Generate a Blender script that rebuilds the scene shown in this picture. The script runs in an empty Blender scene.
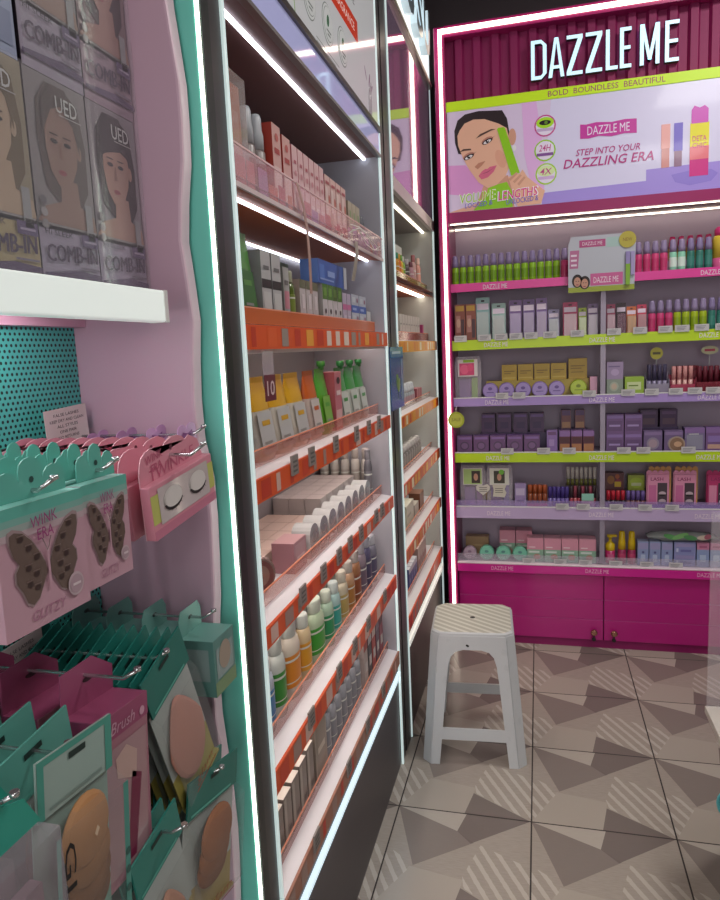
import bpy, math, random
from mathutils import Vector, Matrix, Euler

scene = bpy.context.scene
COL = scene.collection
random.seed(7)

# ------------------------------------------------------------------ camera
cam_data = bpy.data.cameras.new('camera')
cam = bpy.data.objects.new('camera', cam_data)
COL.objects.link(cam)
yaw, pitch, roll = math.radians(14.6385), math.radians(8.196), math.radians(-2.5846)
fw = Vector((-math.sin(yaw)*math.cos(pitch), math.cos(yaw)*math.cos(pitch), -math.sin(pitch)))
r0 = Vector((math.cos(yaw), math.sin(yaw), 0)); u0 = r0.cross(fw)
rt = r0*math.cos(roll) + u0*math.sin(roll)
up = -r0*math.sin(roll) + u0*math.cos(roll)
mw = Matrix((rt, up, -fw)).transposed().to_4x4(); mw.translation = (0, 0, 1.41)
cam.matrix_world = mw
cam_data.sensor_fit = 'HORIZONTAL'; cam_data.sensor_width = 36.0
cam_data.lens = 36.0*692.83/720.0
cam_data.clip_start = 0.02
scene.camera = cam

# ------------------------------------------------------------------ world, lights, exposure
world = bpy.data.worlds.new('shop_ambient'); scene.world = world
world.use_nodes = True
world.node_tree.nodes['Background'].inputs[0].default_value = (0.88, 0.84, 0.84, 1)
world.node_tree.nodes['Background'].inputs[1].default_value = 0.155

def area(name, loc, rot, sx, sy, power, col=(1, 1, 1)):
    l = bpy.data.lights.new(name, 'AREA'); l.shape = 'RECTANGLE'; l.size = sx; l.size_y = sy
    l.energy = power; l.color = col
    o = bpy.data.objects.new(name, l); COL.objects.link(o)
    o.location = loc; o.rotation_euler = rot
    return o
CEIL = 3.15
area('ceiling_lamp_light', (1.15, 0.75, CEIL-0.05), (0, 0, 0), 0.6, 0.6, 9, (1, .97, .93))
area('ceiling_lamp_light', (1.0, 2.1, CEIL-0.05), (0, 0, 0), 0.5, 0.5, 22, (1, .97, .93))
area('ceiling_lamp_light', (1.2, -0.9, CEIL-0.05), (0, 0, 0), 0.6, 0.6, 8, (1, .97, .93))
# fill light added behind the viewer to brighten the cabinet shelves
area('added_rear_fill', (0.25, -2.9, 1.6), (math.pi/2, 0, 0), 1.6, 2.2, 40, (1, .98, .97))

vs = scene.view_settings
vs.view_transform = 'Standard'; vs.look = 'None'; vs.gamma = 1.0; vs.use_curve_mapping = False
vs.exposure = 0.0
scene.render.film_transparent = False

# ------------------------------------------------------------------ materials
def lin(h):
    h = h.lstrip('#'); out = []
    for i in (0, 2, 4):
        c = int(h[i:i+2], 16)/255
        out.append(c/12.92 if c <= .04045 else ((c+.055)/1.055)**2.4)
    return out
_mats = {}
def mat(h, rough=.45, metal=0.0, emit=0.0, alpha=1.0, coat=0.0, ecol=None, trans=0.0):
    k = (h, rough, metal, emit, alpha, coat, ecol, trans)
    if k in _mats: return _mats[k]
    m = bpy.data.materials.new('paint_' + h.strip('#')); m.use_nodes = True
    b = m.node_tree.nodes['Principled BSDF']; c = lin(h)
    b.inputs['Base Color'].default_value = (*c, 1)
    b.inputs['Roughness'].default_value = rough
    b.inputs['Metallic'].default_value = metal
    if emit:
        e = lin(ecol) if ecol else c
        b.inputs['Emission Color'].default_value = (*e, 1)
        b.inputs['Emission Strength'].default_value = emit
    if alpha < 1: b.inputs['Alpha'].default_value = alpha
    if coat:
        b.inputs['Coat Weight'].default_value = coat; b.inputs['Coat Roughness'].default_value = .05
    if trans: b.inputs['Transmission Weight'].default_value = trans
    _mats[k] = m
    return m
class NT:
    """small helper to write node maths"""
    def __init__(s, name):
        s.m = bpy.data.materials.new(name); s.m.use_nodes = True
        s.t = s.m.node_tree; s.b = s.t.nodes['Principled BSDF']
    def val(s, sock, v):
        if isinstance(v, (int, float)): sock.default_value = v
        else: s.t.links.new(v, sock)
    def math(s, op, a, b=0.0, c=None):
        n = s.t.nodes.new('ShaderNodeMath'); n.operation = op
        s.val(n.inputs[0], a); s.val(n.inputs[1], b)
        if c is not None: s.val(n.inputs[2], c)
        return n.outputs[0]
    def mix(s, f, a, b):
        n = s.t.nodes.new('ShaderNodeMix'); n.data_type = 'RGBA'
        s.val(n.inputs[0], f)
        for i, v in ((6, a), (7, b)):
            if isinstance(v, str): n.inputs[i].default_value = (*lin(v), 1)
            else: s.t.links.new(v, n.inputs[i])
        return n.outputs[2]
    def coords(s, kind='Object'):
        tc = s.t.nodes.new('ShaderNodeTexCoord'); sp = s.t.nodes.new('ShaderNodeSeparateXYZ')
        s.t.links.new(tc.outputs[kind], sp.inputs[0])
        s.tc = tc.outputs[kind]
        return sp.outputs[0], sp.outputs[1], sp.outputs[2]
    def noise(s, scale, detail=3, vec=None):
        n = s.t.nodes.new('ShaderNodeTexNoise'); n.inputs['Scale'].default_value = scale
        n.inputs['Detail'].default_value = detail
        s.t.links.new(vec or s.tc, n.inputs['Vector'])
        return n.outputs['Fac']
    def bump(s, h, strength=.3, dist=.002):
        n = s.t.nodes.new('ShaderNodeBump'); n.inputs['Strength'].default_value = strength
        n.inputs['Distance'].default_value = dist
        s.t.links.new(h, n.inputs['Height']); s.t.links.new(n.outputs[0], s.b.inputs['Normal'])

# ------------------------------------------------------------------ mesh builder
_text = {}
def text_geo(s, bold=0.0, shear=0.0, extrude=0.0):
    """(verts, faces) of a string, lower-left at the origin, normalised to height 1 of a capital; faces +Z"""
    k = (s, bold, shear, extrude)
    if k in _text: return _text[k]
    cu = bpy.data.curves.new('lettering_curve', 'FONT'); cu.body = s; cu.size = 1.4
    cu.offset = bold; cu.shear = shear; cu.extrude = extrude; cu.resolution_u = 2
    o = bpy.data.objects.new('lettering_curve', cu); COL.objects.link(o)
    dg = bpy.context.evaluated_depsgraph_get(); dg.update()
    me = o.evaluated_get(dg).to_mesh()
    v = [tuple(x.co) for x in me.vertices]; f = [tuple(p.vertices) for p in me.polygons]
    o.evaluated_get(dg).to_mesh_clear()
    bpy.data.objects.remove(o); bpy.data.curves.remove(cu)
    x0 = min(a[0] for a in v); x1 = max(a[0] for a in v); y0 = min(a[1] for a in v); y1 = max(a[1] for a in v)
    _text[k] = ([(a[0]-x0, a[1]-y0, a[2]) for a in v], f, x1-x0, y1-y0)
    return _text[k]

class MB:
    def __init__(s): s.v = []; s.f = []; s.fm = []; s.mats = []; s.sm = []
    def _m(s, m):
        if m not in s.mats: s.mats.append(m)
        return s.mats.index(m)
    def face(s, pts, m, smooth=False):
        i = len(s.v); s.v += [tuple(p) for p in pts]; s.f.append(tuple(range(i, i+len(pts))))
        s.fm.append(s._m(m)); s.sm.append(smooth)
    def raw(s, verts, faces, m, smooth=False):
        i = len(s.v); s.v += [tuple(p) for p in verts]; k = s._m(m)
        for f in faces: s.f.append(tuple(a+i for a in f)); s.fm.append(k); s.sm.append(smooth)
    def box(s, x0, x1, y0, y1, z0, z1, m, front=None, top=None, side=None):
        V = [(x0,y0,z0),(x1,y0,z0),(x1,y1,z0),(x0,y1,z0),(x0,y0,z1),(x1,y0,z1),(x1,y1,z1),(x0,y1,z1)]
        i = len(s.v); s.v += V
        for f, mm in (((0,1,5,4), front or m), ((2,3,7,6), m), ((3,0,4,7), side or m), ((1,2,6,5), side or m), ((4,5,6,7), top or m), ((3,2,1,0), m)):
            s.f.append(tuple(a+i for a in f)); s.fm.append(s._m(mm)); s.sm.append(False)
        return s
    def cbox(s, c, d, m, **k): return s.box(c[0]-d[0]/2, c[0]+d[0]/2, c[1]-d[1]/2, c[1]+d[1]/2, c[2]-d[2]/2, c[2]+d[2]/2, m, **k)
    def lathe(s, prof, m, c=(0,0,0), seg=14, axis='z', cap=True, sy=1.0):
        """prof: [(radius, height)] from bottom to top"""
        i = len(s.v); n = len(prof); k = s._m(m)
        for r, h in prof:
            for j in range(seg):
                a = 2*math.pi*j/seg; x = r*math.cos(a); y = r*math.sin(a)*sy
                if axis == 'z': p = (c[0]+x, c[1]+y, c[2]+h)
                elif axis == 'y': p = (c[0]+x, c[1]-h, c[2]+y)
                else: p = (c[0]+h, c[1]+x, c[2]+y)
                s.v.append(p)
        for q in range(n-1):
            for j in range(seg):
                j2 = (j+1) % seg
                s.f.append((i+q*seg+j, i+q*seg+j2, i+(q+1)*seg+j2, i+(q+1)*seg+j)); s.fm.append(k); s.sm.append(True)
        if cap:
            s.f.append(tuple(i+j for j in reversed(range(seg)))); s.fm.append(k); s.sm.append(False)
            s.f.append(tuple(i+(n-1)*seg+j for j in range(seg))); s.fm.append(k); s.sm.append(False)
        return s
    def prism(s, poly, y0, y1, m, side=None):
        """polygon (x, z) extruded from y0 (front, faces -Y) to y1"""
        a = sum(poly[i][0]*poly[(i+1) % len(poly)][1]-poly[(i+1) % len(poly)][0]*poly[i][1] for i in range(len(poly)))
        if a < 0: poly = poly[::-1]
        n = len(poly); i = len(s.v)
        s.v += [(x, y0, z) for x, z in poly] + [(x, y1, z) for x, z in poly]
        s.f.append(tuple(range(i, i+n))); s.fm.append(s._m(m)); s.sm.append(False)
        s.f.append(tuple(i+n+j for j in reversed(range(n)))); s.fm.append(s._m(m)); s.sm.append(False)
        for j in range(n):
            j2 = (j+1) % n
            s.f.append((i+j2, i+j, i+n+j, i+n+j2)); s.fm.append(s._m(side or m)); s.sm.append(False)
        return s
    def poly(s, pts, y, m):
        """flat print (x, z) facing -Y"""
        a = sum(pts[i][0]*pts[(i+1) % len(pts)][1]-pts[(i+1) % len(pts)][0]*pts[i][1] for i in range(len(pts)))
        if a < 0: pts = pts[::-1]
        s.face([(x, y, z) for x, z in pts], m); return s
    def ell(s, cx, cz, rx, rz, y, m, rot=0.0, n=18, a0=0, a1=360):
        R = math.radians(rot); pts = []
        for j in range(n):
            t = math.radians(a0 + (a1-a0)*j/(n if a1-a0 >= 360 else n-1))
            x = rx*math.cos(t); z = rz*math.sin(t)
            pts.append((cx+x*math.cos(R)-z*math.sin(R), cz+x*math.sin(R)+z*math.cos(R)))
        return s.poly(pts, y, m)
    def rect(s, x0, x1, z0, z1, y, m): return s.poly([(x0, z0), (x1, z0), (x1, z1), (x0, z1)], y, m)
    def text(s, t, cx, cz, w, h, y, m, bold=.01, shear=0.0, rot=0.0, fit=True):
        """print t in the XZ plane facing -Y, centred, scaled into w x h"""
        if 'M' in t or 'W' in t: bold = 0.0
        v, f, tw, th = text_geo(t, bold, shear)
        sx = w/tw; sz = h/th
        if not fit: sx = sz = min(sx, sz)
        R = math.radians(rot); out = []
        for a in v:
            x = (a[0]-tw/2)*sx; z = (a[1]-th/2)*sz
            out.append((cx+x*math.cos(R)-z*math.sin(R), y, cz+x*math.sin(R)+z*math.cos(R)))
        s.raw(out, f, m); return s
    def tube(s, pts, r, m, seg=8):
        pts = [Vector(p) for p in pts]; i = len(s.v); k = s._m(m); n = len(pts)
        for q, p in enumerate(pts):
            d = (pts[min(q+1, n-1)]-pts[max(q-1, 0)]).normalized()
            a = d.cross(Vector((0, 0, 1))) if abs(d.z) < .9 else d.cross(Vector((1, 0, 0)))
            a.normalize(); b = d.cross(a)
            for j in range(seg):
                t = 2*math.pi*j/seg
                s.v.append(tuple(p+a*(r*math.cos(t))+b*(r*math.sin(t))))
        for q in range(n-1):
            for j in range(seg):
                j2 = (j+1) % seg
                s.f.append((i+q*seg+j, i+q*seg+j2, i+(q+1)*seg+j2, i+(q+1)*seg+j)); s.fm.append(k); s.sm.append(True)
        s.f.append(tuple(i+j for j in reversed(range(seg)))); s.fm.append(k); s.sm.append(False)
        s.f.append(tuple(i+(n-1)*seg+j for j in range(seg))); s.fm.append(k); s.sm.append(False)
        return s
    def turn(s, M):
        s.v = [tuple(M @ Vector(p)) for p in s.v]; return s
    def build(s, name, parent=None, bevel=0.0, solid=0.0, world=False):
        v = s.v
        if world and parent is not None:
            o = Vector((0, 0, 0)); q = parent
            while q is not None: o += q.location; q = q.parent
            v = [tuple(Vector(p)-o) for p in v]
        me = bpy.data.meshes.new(name); me.from_pydata(v, [], s.f)
        for m in s.mats: me.materials.append(m)
        me.polygons.foreach_set('material_index', s.fm)
        me.polygons.foreach_set('use_smooth', s.sm)
        me.update()
        o = bpy.data.objects.new(name, me); COL.objects.link(o)
        if parent is not None: o.parent = parent
        if solid:
            d = o.modifiers.new('thickness', 'SOLIDIFY'); d.thickness = solid; d.offset = 0
        if bevel:
            d = o.modifiers.new('bevel', 'BEVEL'); d.width = bevel; d.segments = 2; d.limit_method = 'ANGLE'
        return o

# ------------------------------------------------------------------ scene bookkeeping
_seen = {}
def tag(o, label, cat, group=None):
    n = len(label.split())
    if not 4 <= n <= 16: print('LABEL', n, label)
    o['label'] = label; o['category'] = cat
    if group: o['group'] = group
    elif 'group' in o: del o['group']
    return o
def struct(o): o['kind'] = 'structure'; return o
def empty(name, loc=(0, 0, 0), rot=(0, 0, 0)):
    o = bpy.data.objects.new(name, None); COL.objects.link(o); o.location = loc; o.rotation_euler = rot
    o.empty_display_size = .05
    return o
def copy_tree(o, parent=None):
    c = o.copy(); COL.objects.link(c)
    if parent is not None: c.parent = parent
    for ch in list(o.children): copy_tree(ch, c)
    return c
class Proto:
    """one thing of a kind; the first place() moves the thing itself, later ones copy it with its parts"""
    def __init__(s, root): s.root = root; s.used = False
    def place(s, loc, rot, label, cat, group=None, scale=None):
        o = s.root if not s.used else copy_tree(s.root)
        s.used = True
        o.location = loc; o.rotation_euler = rot if isinstance(rot, tuple) else (0, 0, rot)
        if scale: o.scale = scale
        return tag(o, label, cat, group)
_NUM = ['', 'first', 'second', 'third', 'fourth', 'fifth', 'sixth', 'seventh', 'eighth', 'ninth', 'tenth', 'eleventh', 'twelfth', 'thirteenth', 'fourteenth', 'fifteenth', 'sixteenth']
def lr(i, n):
    """place in a row counted along the shelf, left to right"""
    if n == 1: return 'alone'
    if i == 0: return 'leftmost'
    if i == n-1: return 'rightmost'
    return _NUM[i+1] + ' from left'
def nf(i, n):
    if i == 0: return 'nearest'
    if i == n-1: return 'farthest'
    return _NUM[i+1] + ' from near end'
HALF = math.pi/2

# ------------------------------------------------------------------ floor, walls, ceiling
def floor_material():
    n = NT('patterned_floor_tile')
    X, Y, Z = n.coords('Object')
    u0 = n.math('DIVIDE', n.math('ADD', X, 0.03), 0.4); v0 = n.math('DIVIDE', n.math('SUBTRACT', Y, 1.934), 0.4)
    u = n.math('FRACT', u0); v = n.math('FRACT', v0)
    def hp(ax, ay, bx, by):
        """1 on the left-hand side of the directed line a -> b"""
        e = n.math('SUBTRACT', n.math('MULTIPLY', n.math('SUBTRACT', v, ay), bx-ax), n.math('MULTIPLY', n.math('SUBTRACT', u, ax), by-ay))
        return n.math('GREATER_THAN', e, 0.0)
    def poly(pts):
        r = None
        for i in range(len(pts)):
            a = pts[i]; b = pts[(i+1) % len(pts)]
            h = hp(*a, *b); r = h if r is None else n.math('MULTIPLY', r, h)
        return r
    def union(*a):
        r = a[0]
        for b in a[1:]: r = n.math('MAXIMUM', r, b)
        return r
    dark = union(poly([(0, 1), (.21, .40), (.60, .695), (.472, .797)]))
    darker = union(poly([(.472, .797), (.58, .685), (1, 1.005), (.53, 1.03)]), poly([(.50, -.02), (1, -.005), (.552, .258)]))
    light = poly([(0, 1.002), (.472, .797), (.535, 1.01)])
    stripe_zone = union(poly([(.57, .26), (1, .0), (1, .52), (.65, .68), (.554, .36)]), poly([(-.01, -.02), (.19, .37), (.15, .45), (-.01, .56)]))
    mid = poly([(0, 0), (.52, 0), (.56, .33), (.19, .39)])
    g = n.noise(60, 4)
    fine = n.t.nodes.new('ShaderNodeTexNoise'); fine.inputs['Scale'].default_value = 1.0
    mp = n.t.nodes.new('ShaderNodeMapping'); mp.inputs['Scale'].default_value = (35, 320, 1)
    n.t.links.new(n.tc, mp.inputs[0]); n.t.links.new(mp.outputs[0], fine.inputs['Vector'])
    base = n.mix(n.math('MULTIPLY', fine.outputs['Fac'], .8), '#9a9086', '#bbb1a6')
    c = n.mix(mid, base, '#b1a79c')
    c = n.mix(n.math('MULTIPLY', light, .6), c, '#c2b9ae')
    c = n.mix(n.math('MULTIPLY', dark, .85), c, '#857a74')
    c = n.mix(n.math('MULTIPLY', darker, .9), c, '#776c68')
    # raised pale diagonal stripes
    w = n.math('ADD', n.math('MULTIPLY', u, .87), n.math('MULTIPLY', v, .49))
    ph = n.math('FRACT', n.math('ADD', n.math('MULTIPLY', w, 12.0), n.math('MULTIPLY', g, .16)))
    st = n.math('MULTIPLY', n.math('GREATER_THAN', ph, .62), stripe_zone)
    c = n.mix(n.math('MULTIPLY', st, .6), c, '#cdc5bb')
    # grout
    gu = n.math('LESS_THAN', n.math('MINIMUM', u, n.math('SUBTRACT', 1.0, u)), .0055)
    gv = n.math('LESS_THAN', n.math('MINIMUM', v, n.math('SUBTRACT', 1.0, v)), .0055)
    gr = n.math('MAXIMUM', gu, gv)
    c = n.mix(gr, c, '#2c2220')
    n.t.links.new(c, n.b.inputs['Base Color'])
    n.t.links.new(n.math('MULTIPLY_ADD', gr, .4, .27), n.b.inputs['Roughness'])
    n.bump(n.math('SUBTRACT', n.math('MULTIPLY', st, .5), gr), .25, .001)
    return n.m
XL = -0.70                                   # back of the units along the left wall
m = MB(); m.box(-.75, 3.2, -3.0, 3.75, -.05, 0, floor_material()); struct(m.build('floor'))
m = MB(); m.box(-.80, 3.2, -3.0, 3.80, CEIL, CEIL+.05, mat('#8f7f80', .8)); struct(m.build('ceiling'))
m = MB(); m.box(-.80, -.75, -3.0, 3.80, 0, CEIL, mat('#6a6266', .7)); struct(m.build('wall_left'))
m = MB(); m.box(-.75, 3.2, 3.75, 3.80, 0, CEIL, mat('#5a5054', .7)); struct(m.build('wall_back'))
m = MB(); m.box(3.2, 3.25, -3.0, 3.80, 0, CEIL, mat('#7b7478', .7)); struct(m.build('wall_right'))
for i, (x, y) in enumerate(((1.15, .75), (1.0, 2.1), (1.2, -.9))):
    r = empty('ceiling_lamp', (x, y, CEIL-.04)); tag(r, ('square white ceiling lamp panel over the aisle', 'square white ceiling lamp panel nearest the magenta display', 'square white ceiling lamp panel behind the viewer')[i], 'lamp', 'ceiling lamps')
    q = MB(); q.box(-.32, .32, -.32, .32, .02, .04, mat('#d8d8d8', .5)); q.build('housing', r)
    q = MB(); q.box(-.29, .29, -.29, .29, .012, .02, mat('#ffffff', .5, emit=2.0)); q.build('diffuser', r)

# ------------------------------------------------------------------ the magenta display cabinet across the back
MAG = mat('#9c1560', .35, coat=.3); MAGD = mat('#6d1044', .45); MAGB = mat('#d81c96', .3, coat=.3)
LEDW = mat('#fff3dc', .5, emit=4.0); LEDC = mat('#e8f2ff', .5, emit=5.0)
LILBACK = mat('#c3b4c6', .6); WHITE = mat('#e8e6e6', .4)
cab = empty('display_cabinet', (.275, 3.2, 0))
tag(cab, 'tall magenta cosmetics display cabinet with lit frame and stocked shelves', 'display cabinet')
YB = 3.43                                    # back panel
for x0, x1 in ((-.424, -.378), (.93, .972)):
    q = MB(); q.box(x0, x1, 3.175, 3.72, 0, 2.755, MAG); q.build('side_panel', cab, world=True, bevel=.004)
q = MB(); q.box(-.378, .93, 3.175, 3.72, 2.71, 2.755, MAG); q.build('top_panel', cab, world=True)
q = MB(); q.box(-.404, -.390, 3.167, 3.175, .04, 2.742, LEDW); q.box(-.390, .94, 3.167, 3.175, 2.724, 2.742, LEDW); q.box(.94, .958, 3.167, 3.175, .04, 2.742, LEDW)
q.build('led_frame', cab, world=True)
# corrugated fascia
q = MB(); p = .078; x = -.378; d = .018; pts = []
while x < .93:
    pts += [(x, 3.235), (x+p*.40, 3.235), (x+p*.52, 3.235-d), (x+p*.88, 3.235-d)]; x += p
pts = [a for a in pts if a[0] <= .93] + [(.93, 3.235)]
for a, b in zip(pts[:-1], pts[1:]):
    q.face([(a[0], a[1], 2.44), (b[0], b[1], 2.44), (b[0], b[1], 2.71), (a[0], a[1], 2.71)], MAG)
q.box(-.378, .93, 3.24, 3.72, 2.44, 2.71, MAG)
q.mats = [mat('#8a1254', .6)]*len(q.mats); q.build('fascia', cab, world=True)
LET = mat('#c4e6f6', .4, emit=.75); LETS = mat('#3a3440', .5)
def block_letter(ch, x0, x1, z0, z1, yf, yb, s, front, sides):
    """upright channel letter made of strokes of width s"""
    w, h = x1-x0, z1-z0; P = []
    R = lambda a, b, c, d: P.append([(a, c), (b, c), (b, d), (a, d)])
    if ch == 'L': R(0, s, 0, h); R(s, w, 0, s*.95)
    elif ch == 'E': R(0, s, 0, h); R(s, w, 0, s*.95); R(s, w, h-s*.95, h); R(s, w*.92, h*.5-s*.45, h*.5+s*.45)
    elif ch == 'Z': R(0, w, 0, s*.95); R(0, w, h-s*.95, h); P.append([(0, s*.95), (s*1.25, s*.95), (w, h-s*.95), (w-s*1.25, h-s*.95)])
    elif ch == 'A': P.append([(0, 0), (s, 0), (w*.5+s*.15, h), (w*.5-s*.55, h)]); P.append([(w-s, 0), (w, 0), (w*.5+s*.55, h), (w*.5-s*.15, h)]); P.append([(w*.22, h*.22), (w*.78, h*.22), (w*.73, h*.22+s*.85), (w*.27, h*.22+s*.85)])
    elif ch == 'M': R(0, s, 0, h); R(w-s, w, 0, h); P.append([(s*.2, h), (s*1.1, h), (w*.5+s*.42, h*.12), (w*.5-s*.42, h*.12)]); P.append([(w-s*1.1, h), (w-s*.2, h), (w*.5+s*.42, h*.12), (w*.5-s*.42, h*.12)])
    elif ch == 'D':
        R(0, s, 0, h); c = w*.34
        O = [(s, 0), (w-c, 0), (w, c), (w, h-c), (w-c, h), (s, h)]; I = [(s, s*.95), (w-c*1.05, s*.95), (w-s, c*1.1), (w-s, h-c*1.1), (w-c*1.05, h-s*.95), (s, h-s*.95)]
        for k in range(5): P.append([O[k], O[k+1], I[k+1], I[k]])
    elif ch == 'U':
        R(0, s, h*.25, h); R(w-s, w, h*.25, h); n = 8
        for k in range(n):
            a, b = math.pi+math.pi*k/n, math.pi+math.pi*(k+1)/n
            P.append([(w/2+w/2*math.cos(a), h*.25+h*.25*math.sin(a)), (w/2+w/2*math.cos(b), h*.25+h*.25*math.sin(b)), (w/2+(w/2-s)*math.cos(b), h*.25+(h*.25-s)*math.sin(b)), (w/2+(w/2-s)*math.cos(a), h*.25+(h*.25-s)*math.sin(a))])
    q = MB()
    for p in P: q.prism([(x0+a, z0+b) for a, b in p], yf, yb, front, side=sides)
    return q
for ch, x0, x1 in (('D', -.020, .043), ('A', .050, .114), ('Z', .123, .186), ('Z', .198, .262), ('L', .276, .322), ('E', .330, .374), ('M', .406, .480), ('E', .500, .552)):
    block_letter(ch, x0, x1, 2.496, 2.650, 3.192, 3.218, .0150, LET, LETS).build('letter', cab, world=True)
# lime band with motto
BAND = mat('#b8da14', .4, emit=.22)
q = MB(); q.box(-.378, .93, 3.182, 3.24, 2.411, 2.450, BAND)
q.text('BOLD  BOUNDLESS  BEAUTIFUL', .275, 2.431, .455, .022, 3.1812, mat('#a53a6c', .5), .0)
q.build('motto_band', cab, world=True)
# poster
def pm(h, e=.20): return mat(h, .25, emit=e, coat=.3)
q = MB(); Y = 3.186
q.box(-.375, .93, Y, 3.24, 1.990, 2.410, pm('#cbc6e0'))
L = [Y-.0006*i for i in range(1, 12)]
q.poly([(-.375, 1.99), (.02, 1.99), (.06, 2.41), (-.375, 2.41)], L[0], pm('#cdbcd6'))
q.poly([(-.375, 2.19), (-.30, 2.185), (-.245, 2.115), (-.20, 2.07), (-.32, 2.06), (-.375, 2.07)], L[1], pm('#cf8fc4'))
q.poly([(-.06, 2.41), (.0, 2.41), (.03, 2.20), (.03, 2.02), (-.02, 2.05), (-.05, 2.2)], L[1], pm('#d3a6d4'))
q.poly([(.02, 2.038), (.435, 2.046), (.435, 2.090), (.93, 2.100), (.93, 1.99), (.02, 1.99)], L[1], pm('#9a86cf'))
q.poly([(.53, 2.06), (.60, 2.07), (.68, 2.068), (.705, 2.05), (.68, 2.022), (.60, 2.012), (.545, 2.03)], L[2], pm('#8a77c6'))
BROW = pm('#4f3a33', .2); HAIR = pm('#2b2024', .25); SK = pm('#d9a88e'); SK2 = pm('#c4917a'); LIME = pm('#86bd1c')
q.poly([(-.376, 1.992), (-.324, 2.005), (-.213, 2.03), (-.093, 1.995), (-.094, 1.992)], L[1], SK)
q.poly([(-.22, 2.104), (-.12, 2.126), (-.103, 2.06), (-.094, 1.992), (-.27, 1.992), (-.247, 2.033)], L[2], SK2)
q.poly([(-.204, 2.086), (-.125, 2.098), (-.103, 2.053), (-.102, 1.992), (-.27, 1.992), (-.213, 2.046)], L[3], LIME)
q.poly([(-.345, 2.330), (-.330, 2.372), (-.298, 2.393), (-.24, 2.400), (-.141, 2.391), (-.121, 2.356), (-.112, 2.300), (-.110, 2.24), (-.2, 2.2), (-.33, 2.235), (-.343, 2.281)], L[3], HAIR)
q.ell(-.100, 2.279, .016, .034, L[4], SK2)
q.poly([(-.322, 2.33), (-.300, 2.356), (-.262, 2.368), (-.215, 2.364), (-.158, 2.340), (-.122, 2.317), (-.110, 2.252), (-.107, 2.173), (-.130, 2.122), (-.168, 2.090), (-.206, 2.080), (-.246, 2.108), (-.286, 2.167), (-.312, 2.218), (-.330, 2.269), (-.332, 2.309)], L[4], SK)
q.ell(-.150, 2.195, .020, .04, L[5], pm('#d29a82'), 20)
for br in ([(-.254, 2.288), (-.235, 2.305), (-.188, 2.320), (-.168, 2.318), (-.19, 2.313), (-.231, 2.297)], [(-.326, 2.240), (-.308, 2.252), (-.276, 2.250), (-.274, 2.244), (-.305, 2.244)], ):
    q.poly(br, L[6], BROW)
for ex, ez, ro in ((-.205, 2.272, 22), (-.285, 2.217, 22)):
    q.ell(ex, ez+.004, .026, .013, L[5], pm('#b07868'), ro); q.ell(ex, ez, .0235, .0095, L[6], pm('#2c2024', .2), ro); q.ell(ex, ez-.0015, .017, .0062, L[7], pm('#ded6d8'), ro); q.ell(ex, ez-.0005, .0070, .0066, L[8], HAIR); q.ell(ex+.002, ez+.002, .002, .002, L[9], pm('#ffffff')); q.poly([(ex+.018, ez+.008), (ex+.034, ez+.020), (ex+.020, ez+.012)], L[6], HAIR)
q.poly([(-.261, 2.173), (-.244, 2.187), (-.214, 2.193), (-.231, 2.174), (-.248, 2.162)], L[6], pm('#b27a64'))
q.poly([(-.245, 2.134), (-.230, 2.152), (-.216, 2.160), (-.207, 2.159), (-.196, 2.167), (-.166, 2.170), (-.180, 2.145), (-.205, 2.124), (-.232, 2.118)], L[6], pm('#c9627f'))
q.poly([(-.239, 2.138), (-.205, 2.148), (-.173, 2.165), (-.205, 2.145)], L[7], pm('#8d3f57'))
q.poly([(-.12, 2.118), (-.102, 2.12), (-.07, 2.127), (-.059, 2.142), (-.039, 2.109), (.033, 2.046), (.017, 1.995), (-.081, 1.992), (-.103, 2.06)], L[7], SK)
q.poly([(-.163, 2.316), (-.158, 2.321), (-.136, 2.322), (-.129, 2.316), (-.07, 2.129), (-.106, 2.12)], L[8], LIME)
for k in range(3): q.poly([(-.118+.018*k, 2.108-.012*k), (-.085+.016*k, 2.133-.010*k), (-.078+.016*k, 2.127-.010*k), (-.110+.018*k, 2.100-.012*k)], L[9], SK2)
q.ell(-.092, 2.232, .008, .012, L[8], pm('#d8d4d8'))
q.text('VOLUME', -.250, 2.047, .158, .044, L[9], pm('#e6e6da'), .03, .15, 3); q.text('LENGTHS', -.080, 2.045, .175, .042, L[9], pm('#e6dde6'), .03, .15, 3)
q.text('VOLUME', -.250, 2.047, .150, .038, L[10], pm('#9cc428'), .008, .15, 3)
q.text('LENGTHS', -.080, 2.045, .165, .036, L[10], pm('#cf3f86'), .008, .15, 3)
q.text('LOCKED &', -.247, 2.016, .120, .020, L[10], pm('#6a5fb4'), .012, .15, 3)
q.text('UNLOCKED &', -.062, 2.017, .135, .022, L[10], pm('#6a5fb4'), .012, .15, 3)
for k, (cx, cz) in enumerate(((.035, 2.308), (.034, 2.209), (.038, 2.114))):
    q.ell(cx, cz, .044, .044, L[2], pm(('#b64a86', '#8fc02a', '#9cc53a')[k])); q.ell(cx, cz, .038, .038, L[3], pm('#d9cfe0'))
    q.ell(cx, cz+.012, .036, .022, L[4], pm(('#9fce2c', '#d9cfe0', '#c9d9a0')[k])); q.rect(cx-.034, cx+.034, cz-.022, cz-.010, L[4], pm(('#b9a3c6', '#7a4d8c', '#c4a5ce')[k]))
    if k == 0: q.ell(cx, cz+.012, .024, .010, L[5], pm('#26201f', .2), 0); q.ell(cx+.004, cz+.012, .007, .007, L[6], pm('#5a7f2a'))
    else: q.text(('', '24H', '4X')[k], cx, cz+.010, .05, .026, L[5], pm('#b64a86'), .012, .2)
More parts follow.
